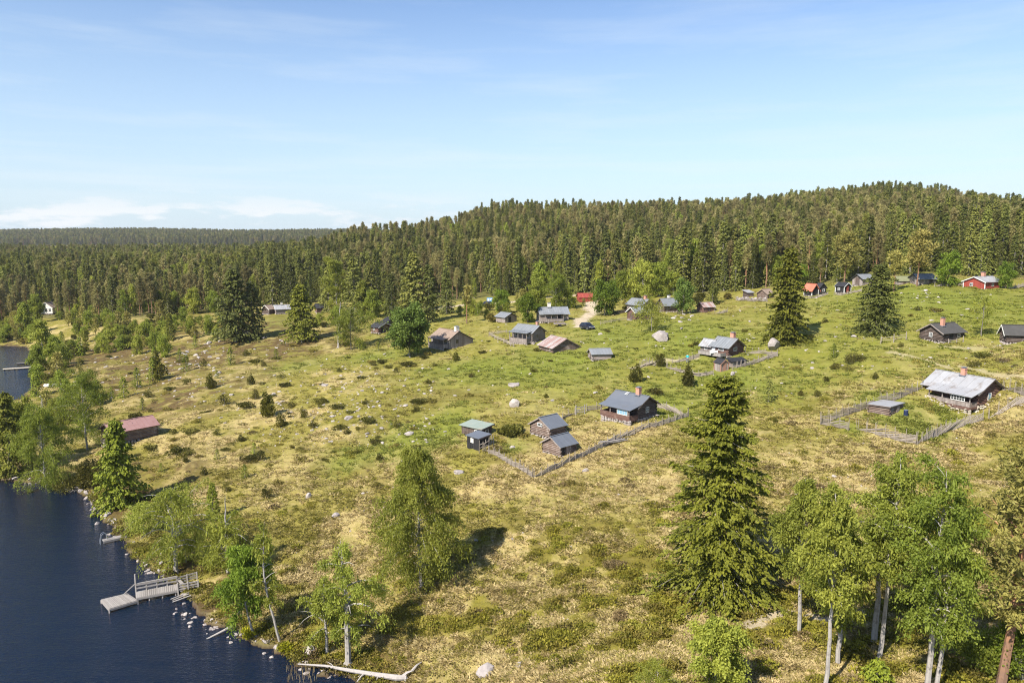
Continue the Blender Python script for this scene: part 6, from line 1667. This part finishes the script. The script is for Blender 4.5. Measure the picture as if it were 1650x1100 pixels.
    # the repeats
    js = [(404,620,600,10),(362,652,632,13),(452,687,664,12),(412,642,624,14),(488,674,656,9),(255,612,565,14),(300,618,604,9),(455,610,600,12),(395,575,562,10),(330,592,578,10),(505,690,676,8),(640,690,676,8),(672,662,650,7),(560,700,690,8),(520,650,640,10),(590,650,640,8),
          (240,640,625,9),(420,740,722,10),(300,745,735,8),(330,765,752,9),(365,790,775,10),(430,800,780,11),(470,655,645,10),(610,740,730,8),(545,600,592,9),(600,590,582,9),(640,600,590,10),(690,620,612,8),(280,700,690,8),(350,700,688,8),(390,712,700,9),(425,590,578,9),
          (1180,650,640,8),(1290,640,630,7),(1330,615,606,8),(1410,610,600,9),(1450,560,552,7),(1330,520,512,8),(1480,500,492,10),(1570,505,497,10),(1120,555,547,8),(980,535,527,8),(860,600,592,8),(760,610,602,8),(700,590,583,7),(1315,640,628,8),(1250,680,672,6),(880,640,632,6)]
    for px, by, ty, hw in js:
        left = px < 730
        one('juniper', px, by, ty, hw, 'low dark juniper dotted on the left half of the meadow' if left else 'low olive juniper dotted on the right half of the meadow', group='junipers on the left meadow' if left else 'junipers on the right meadow', n=650)
    ys = [(372,588,559,8),(222,624,592,10),(247,614,576,10),(200,640,606,11),(300,598,570,9),(315,560,540,7),(250,590,560,8),(350,610,596,6),(445,575,560,6),(180,640,622,8),(290,580,560,7),(230,660,640,6),(150,655,640,7),(260,760,745,7),(395,770,748,8),(350,740,722,7),(410,735,715,8),(610,565,550,6),(630,690,676,6)]
    for px, by, ty, hw in ys:
        one('spruce', px, by, ty, hw, 'bright green knee to head high spruce sapling on the stony left meadow', name='spruce_sapling', group='spruce saplings on the left meadow', mat='young', nb=60, K=5, J=3, bare=False)
    # low juniper mats
    rs = np.random.RandomState(18); pr = []
    for i in range(5):
        q = bush(160 + i, .8, 1.0, 620, .17, lumps=7); pr.append((q[0].mesh('stem', M_['bark_grey']), q[1].mesh('foliage', M_['juniper' if i % 3 else 'heather'])))
    for i in range(102):
        if i < 84: a, b = rs.uniform(170, 700), rs.uniform(555, 745)
        else: a, b = rs.uniform(760, 1640), rs.uniform(500, 660)
        p = hit(a, b)
        if p[1] > edge_y(p[0] / p[1]) - 3 or shore(p[0], p[1])[0] < 2 or not clear_of_houses(np.array([p[0]]), np.array([p[1]]))[0]: continue
        s = (.55 + 1.1 * rs.rand() ** 2); t, c = pr[rs.randint(5)]
        plant('juniper_shrub', 'sprawling olive juniper mat hugging the left slope' if i < 84 else 'sprawling olive juniper mat hugging the upper right slope', 'shrub', (t, c), ('a', 'b'), (p[0], p[1], gz(p[0], p[1]) - .05), rs.rand() * TAU, (s * 1.25, s, s * (.6 + .6 * rs.rand())), 'juniper mats on the left slope' if i < 84 else 'juniper mats on the upper right slope', trunkname='stem', crownname='foliage')
    # scrub between heath and forest on the left
    rs = np.random.RandomState(8); pr = []
    for i, (mt, kd) in enumerate([('birch_dk', 'b'), ('juniper', 'j'), ('birch', 'b'), ('young', 's'), ('pine', 'p'), ('heather', 'j')]):
        if kd == 'b': q = birch(60 + i, 4, 1.6, 20, 10, 9, .2, base=.05, peak=.45, top=.4)
        elif kd == 'j': q = bush(60 + i, 2.2, 1.7, 900, .3)
        elif kd == 's': q = spruce(60 + i, 4, 1.3, 60, 6, 3, .25, bare=False)
        else: q = pine(60 + i, 5, 1.6, 16, 6, 8, .5, base=.12)
        pr.append((q[0].mesh('trunk', M_['bark_grey']), q[1].mesh('crown', M_[mt])))
    n = 0
    zones = [(0, 360, 513, 546, 140), (0, 60, 540, 556, 14), (55, 270, 542, 575, 62), (55, 130, 570, 640, 26), (100, 230, 640, 700, 8), (0, 130, 655, 700, 14), (640, 830, 495, 520, 20), (980, 1200, 478, 500, 16), (480, 640, 500, 535, 16), (830, 960, 478, 500, 14)]
    for x0, x1, y0, y1, k in zones:
        for _ in range(k):
            p = hit(rs.uniform(x0, x1), rs.uniform(y0, y1))
            if shore(p[0], p[1])[0] < .8: continue
            qx = 825 + FPX * CP * p[0] / p[1]
            if 60 < qx < 98 and p[1] > 225: continue
            t, c = pr[rs.choice(6, p=[.3, .2, .15, .12, .15, .08])]
            s = (.58 + .75 * rs.rand()); lft = x1 <= 400
            if not clear_of_houses(np.array([p[0]]), np.array([p[1]]))[0]: continue
            plant('scrub_tree', 'small scrubby tree in the thicket between the left heath and the forest' if lft else 'small scrubby tree in the undergrowth behind the cabins', 'tree', (t, c), None or ('a', 'b'), (p[0], p[1], gz(p[0], p[1]) - .05), rs.rand() * TAU, (s, s, s * (.8 + .4 * rs.rand())), 'scrub trees left of the heath' if lft else 'scrub trees behind the cabins'); n += 1
    print('scrub', n)

def build_forest():
    rs = np.random.RandomState(77)
    kinds = []   # (species, objects)
    def P(fn, bark, leaf):
        a, b = fn; return (a.mesh('trunk', M_[bark]), b.mesh('crown', M_[leaf]))
    SP = [P(spruce(s, 16, r, nb, 7, 3, .46, droop=.5, sparse=.3, base=.06, bare=False, shape=.9), 'bark_grey', m) for s, r, nb, m in ((1, 2.3, 120, 'spruce_far'), (2, 1.9, 110, 'spruce_far'), (3, 2.1, 105, 'spruce_dk'), (4, 2.6, 125, 'spruce_far'))]
    PI = [P(pine(s, 14, r, 24, 6, 10, .62, base=b), 'bark_pine', m) for s, r, b, m in ((11, 1.9, .40, 'pine_far'), (12, 1.6, .46, 'pine_far'), (13, 2.1, .32, 'pine_far'), (14, 1.7, .22, 'pine_green'), (15, 1.5, .15, 'pine_green'))]
    BI = [P(birch(s, 12, r, 24, 10, 9, .34, base=.12, peak=.45, top=.35), 'bark_birch', m) for s, r, m in ((21, 2.0, 'birch_dk'), (22, 2.4, 'birch_dk'), (23, 1.8, 'birch'))]
    sets = [('spruce_tree', SP), ('pine_tree', PI), ('birch_tree', BI)]
    # candidate spots on a jittered grid that widens with distance
    X, Yv, CELL = [], [], []
    Y = 165.
    while Y < 1000:
        c = 3.9 if Y < 420 else (4.4 if Y < 640 else 5.6)
        w = Y * .93; xs = np.arange(-w, w, c)
        X.append(xs + rs.uniform(-.48, .48, len(xs)) * c); Yv.append(Y + rs.uniform(-.48, .48, len(xs)) * c); Y += c
    x = np.concatenate(X); y = np.concatenate(Yv); a = x / y
    px = CW / 2 + FPX * a * CP
    e = edge_y(a) + (fbm(x / 12, y / 12, 5, 2) - .5) * 16
    keep = (y > e + 2) & (shore(x, y) > 3)
    # clearing with houses and track on the left middle, thinner wood along it
    thin = np.ones(len(x))
    thin[(px > 600) & (px < 800) & (y < e + 26)] = .3
    keep &= rs.rand(len(x)) < thin
    keep &= clear_of_houses(x, y)
    z = ground(x, y)
    # ridge left of the hill: separate pines
    ridge = (y > 500) & (y < 800) & (px > 520) & (px < 742)
    keep &= ~ridge | (rs.rand(len(x)) < .13)
    keep &= ~((px > 60) & (px < 98) & (y < 325))
    n1 = fbm(x / 40, y / 40, 8, 3); n2 = fbm(x / 14, y / 14, 9, 2)
    front = sstep(60, 0, y - e)
    hill = sstep(24, 40, z)
    psp = np.clip(.42 + .25 * sstep(46, 56, z) + .35 * front - .12 * hill + (n1 - .5) * 1.2, .08, .9); pb = np.clip(.05 + (n2 - .56) * .9 + .10 * front, .02, .42) * (1 - .5 * hill)
    leftside = px < 420
    psp = np.where(leftside, psp * .6, psp); psp = np.where(leftside & (y < e + 30), .15, psp)
    r = rs.rand(len(x)); kind = np.where(r < pb, 2, np.where(r < pb + (1 - pb) * psp, 0, 1))
    kind[ridge] = 1
    # sight line cull
    hgt = np.where(kind == 0, 16, np.where(kind == 1, 14, 12)) * (.45 + .78 * rs.rand(len(x)) ** 1.25)
    hgt *= np.where((px > 430) & (px < 1250), 1 + .16 * front, 1 - .12 * front)
    hgt = np.where(ridge, 14 * (1.0 + .3 * rs.rand(len(x))), hgt)
    hgt *= np.where(leftside & (y > 450), .9, 1)
    x, y, z, kind, hgt, px = (q[keep] for q in (x, y, z, kind, hgt, px))
    order = np.argsort(y); b = np.clip(((x / y + .97) / 1.94 * 500).astype(int), 0, 499); mx = np.full(502, -9.)
    vis = np.zeros(len(x), bool)
    for i in order:
        s = (z[i] + hgt[i] - HCAM) / y[i]; k = b[i] + 1
        m = min(mx[k - 1], mx[k], mx[k + 1])
        vis[i] = s > m - .004
        s2 = (z[i] + hgt[i] * .6 - HCAM) / y[i]
        if s2 > mx[k]: mx[k] = s2
    x, y, z, kind, hgt, px = (q[vis] for q in (x, y, z, kind, hgt, px))
    print('forest', len(x), np.bincount(kind))
    lab = {0: [('pointed spruce in the dark forest wall at the left half', 'forest spruces, left half'), ('pointed spruce in the dark forest wall at the right half', 'forest spruces, right half')],
           1: [('flat topped brownish pine in the forest wall at the left half', 'forest pines, left half'), ('flat topped brownish pine in the forest wall at the right half', 'forest pines, right half')],
           2: [('light green birch showing among the conifers at the left half', 'forest birches, left half'), ('light green birch showing among the conifers at the right half', 'forest birches, right half')]}
    used = np.zeros(len(x), bool)
    grn = (px < 480) | (front[keep][vis] > .4) if False else (px < 500)
    def pickv(k, i, n):
        m = len(sets[k][1])
        if k != 1: return n % m
        return (3 + n % 2) if (rs.rand() < (.62 if grn[i] else .18) and y[i] > edge_y(x[i] / y[i]) + 28) else n % 3
    H0 = {0: 16, 1: 14, 2: 12}; first = {}
    for k in range(3):
        q = np.nonzero(kind == k)[0]; q = q[np.argsort(-(hgt[q] / y[q]))][:290 if k < 2 else 150]
        used[q] = True
        for n, i in enumerate(q):
            v = pickv(k, i, n); s = hgt[i] / H0[k]; l, g = lab[k][0 if px[i] < 825 else 1]
            o = plant(sets[k][0], l, 'tree', sets[k][1][v], ('a', 'b'), (x[i], y[i], z[i] - .1), rs.rand() * TAU, (s * rs.uniform(.85, 1.15), s * rs.uniform(.85, 1.15), s), g)
            if (k, v) not in first: first[k, v] = list(o.children)
    q = np.nonzero(~used)[0]; var = []; off = {}
    for k in range(3):
        off[k] = len(var)
        for v in range(len(sets[k][1])): var.append(list(first[k, v]))
    idx = np.array([off[kind[i]] + pickv(kind[i], i, rs.randint(60)) for i in q])
    s = hgt[q] / np.array([H0[k] for k in kind[q]])
    X = [np.stack([x[q], y[q], z[q] - .1], 1)]; S3 = [np.stack([s * rs.uniform(.85, 1.15, len(q)), s * rs.uniform(.85, 1.15, len(q)), s], 1)]; I = [idx]
    # the distant ridge beyond the plain
    n = 15000
    a = rs.uniform(-.80, .12, n); yy = 1 / rs.uniform(1 / 2650., 1 / 1750., n); xx = a * yy; zz = ground(xx, yy)
    kk = np.where(rs.rand(n) < .5, 0, 1); hh = rs.uniform(.9, 1.5, n)
    X.append(np.stack([xx, yy, zz - .5], 1)); S3.append(np.stack([hh * 1.7, hh * 1.7, hh], 1)); I.append(np.where(kk == 0, rs.randint(0, 4, n), 4 + rs.randint(0, 5, n)))
    X = np.concatenate(X); S3 = np.concatenate(S3); I = np.concatenate(I)
    scatter('forest', X, np.stack([0*X[:, 0], 0*X[:, 0], rs.rand(len(X)) * TAU], 1), S3, I, var)

# ---------------------------------------------------------------- sky, sun, air, camera
def build_world():
    SX, SY = -.66, -.75; n = math.hypot(SX, SY); EL = rad(45)
    sd = Vector((SX / n * math.cos(EL), SY / n * math.cos(EL), math.sin(EL)))
    li = bpy.data.lights.new('sun', 'SUN'); li.energy = 4.5; li.angle = rad(.53); li.color = (1, .94, .84)
    so = bpy.data.objects.new('sun', li); COL.objects.link(so); so.rotation_euler = sd.to_track_quat('Z', 'Y').to_euler(); so.location = (-60, -60, 120)
    w = bpy.data.worlds.new('World'); S.world = w; w.use_nodes = True; t = w.node_tree; t.nodes.clear(); L = t.links.new
    out = t.nodes.new('ShaderNodeOutputWorld'); bg = t.nodes.new('ShaderNodeBackground'); sk = t.nodes.new('ShaderNodeTexSky')
    sk.sky_type = 'NISHITA'; sk.sun_disc = False; sk.sun_elevation = EL; sk.sun_rotation = math.atan2(SX, SY); sk.altitude = 0; sk.air_density = 1.0; sk.dust_density = .6; sk.ozone_density = 1.6
    tc = t.nodes.new('ShaderNodeTexCoord'); sep = t.nodes.new('ShaderNodeSeparateXYZ'); L(tc.outputs['Generated'], sep.inputs[0])
    zc = sep.outputs[2]
    def cloud(scale, stretch, lo, hi, z0, z1, z2, z3, amt, det=6, loc=(0, 0, 0)):
        mp = t.nodes.new('ShaderNodeMapping'); mp.inputs['Scale'].default_value = stretch; mp.inputs['Location'].default_value = loc; L(tc.outputs['Generated'], mp.inputs[0])
        nz = t.nodes.new('ShaderNodeTexNoise'); nz.inputs['Scale'].default_value = scale; nz.inputs['Detail'].default_value = det; nz.inputs['Roughness'].default_value = .58; L(mp.outputs[0], nz.inputs['Vector'])
        r1 = ramp(t, nz.outputs['Fac'], lo, hi)
        a = ramp(t, zc, z0, z1); b = ramp(t, zc, z3, z2)
        return maths(t, 'MULTIPLY', maths(t, 'MULTIPLY', r1, a, True), maths(t, 'MULTIPLY', b, amt), True)
    c1 = cloud(3.0, (1, 1, 9), .48, .74, .03, .09, .22, .40, .30)               # thin streaks
    c2 = cloud(9.0, (1, 1, 5.0), .51, .59, .002, .012, .030, .066, .8, loc=(.35, .1, 0))   # low cumulus bank
    c3 = cloud(2.2, (1, 1, 22), .50, .8, .015, .05, .09, .16, .45, loc=(2, 0, 0))    # veil
    west = ramp(t, sep.outputs[0], .06, -.22)
    c2 = maths(t, 'MULTIPLY', c2, west)
    c4 = maths(t, 'MULTIPLY', ramp(t, zc, .30, .0), .8)                        # milky air low down
    tn = t.nodes.new('ShaderNodeVectorMath'); tn.operation = 'MULTIPLY'; tn.inputs[1].default_value = (.94, 1.0, 1.11); L(sk.outputs[0], tn.inputs[0])
    col = mixc(t, c4, tn.outputs[0], (3.9, 4.9, 5.8)); col = mixc(t, c3, col, (5.2, 5.7, 6.1)); col = mixc(t, c1, col, (5.2, 5.7, 6.1)); col = mixc(t, c2, col, (5.9, 6.0, 6.15))
    L(col, bg.inputs[0]); bg.inputs[1].default_value = .084; L(bg.outputs[0], out.inputs[0])
    w.cycles.sampling_method = 'MANUAL'; w.cycles.sample_map_resolution = 512
    m, t, N, L = nodes('haze_air'); out = t.nodes.new('ShaderNodeOutputMaterial'); pv = t.nodes.new('ShaderNodeVolumePrincipled')
    pv.inputs['Density'].default_value = HAZE; pv.inputs['Color'].default_value = (.94, .96, 1.0, 1); pv.inputs['Anisotropy'].default_value = .1; L(pv.outputs[0], out.inputs['Volume'])
    hb = MB(); hb.box((-9600, -120, -4), (9600, 6800, 105)); tag(hb.obj('haze', m), kind='stuff')
    cam = bpy.data.cameras.new('camera'); co = bpy.data.objects.new('camera', cam); COL.objects.link(co)
    cam.sensor_width = 36; cam.lens = 36 * FPX / CW; cam.clip_start = .5; cam.clip_end = 12000
    co.location = (0, 0, HCAM); co.rotation_euler = (math.pi / 2 - PITCH, 0, 0); S.camera = co
    S.view_settings.view_transform = 'Standard'; S.view_settings.look = 'None'; S.view_settings.exposure = EXPO; S.view_settings.gamma = 1
    c = S.cycles; c.max_bounces = 6; c.diffuse_bounces = 2; c.glossy_bounces = 2; c.transmission_bounces = 3; c.transparent_max_bounces = 8; c.volume_bounces = 0
    c.caustics_reflective = False; c.caustics_refractive = False; c.use_denoising = True; c.denoising_prefilter = 'NONE'; c.denoising_quality = 'HIGH'; c.filter_width = 1.1; c.use_adaptive_sampling = True; c.adaptive_threshold = .012
    c.sample_clamp_indirect = 6

EXPO = 1.0
HAZE = .00006
def main():
    import time; T0 = time.time()
    def lap(s): print('%-10s %.1fs' % (s, time.time() - T0))
    mats_plants(); mats_build(); mats_rock(); mats_misc()
    build_world(); build_ground(); build_water(); lap('ground')
    build_houses()
    bpy.context.view_layer.update()
    for o in list(COL.objects):
        if o.parent is None and o.get('category') in ('cabin','shed','storehouse','privy','barn','house','cottage','boathouse','hut'):
            FOOTS.append((o.location.x, o.location.y, 2.9 if o['category'] not in ('privy', 'shed') else 2.0))
    build_fences(); build_waterside(); build_misc(); build_person(); build_rocks(); lap('things')
    build_trees(); lap('trees'); build_forest(); lap('forest'); build_cover(); lap('cover')
main()
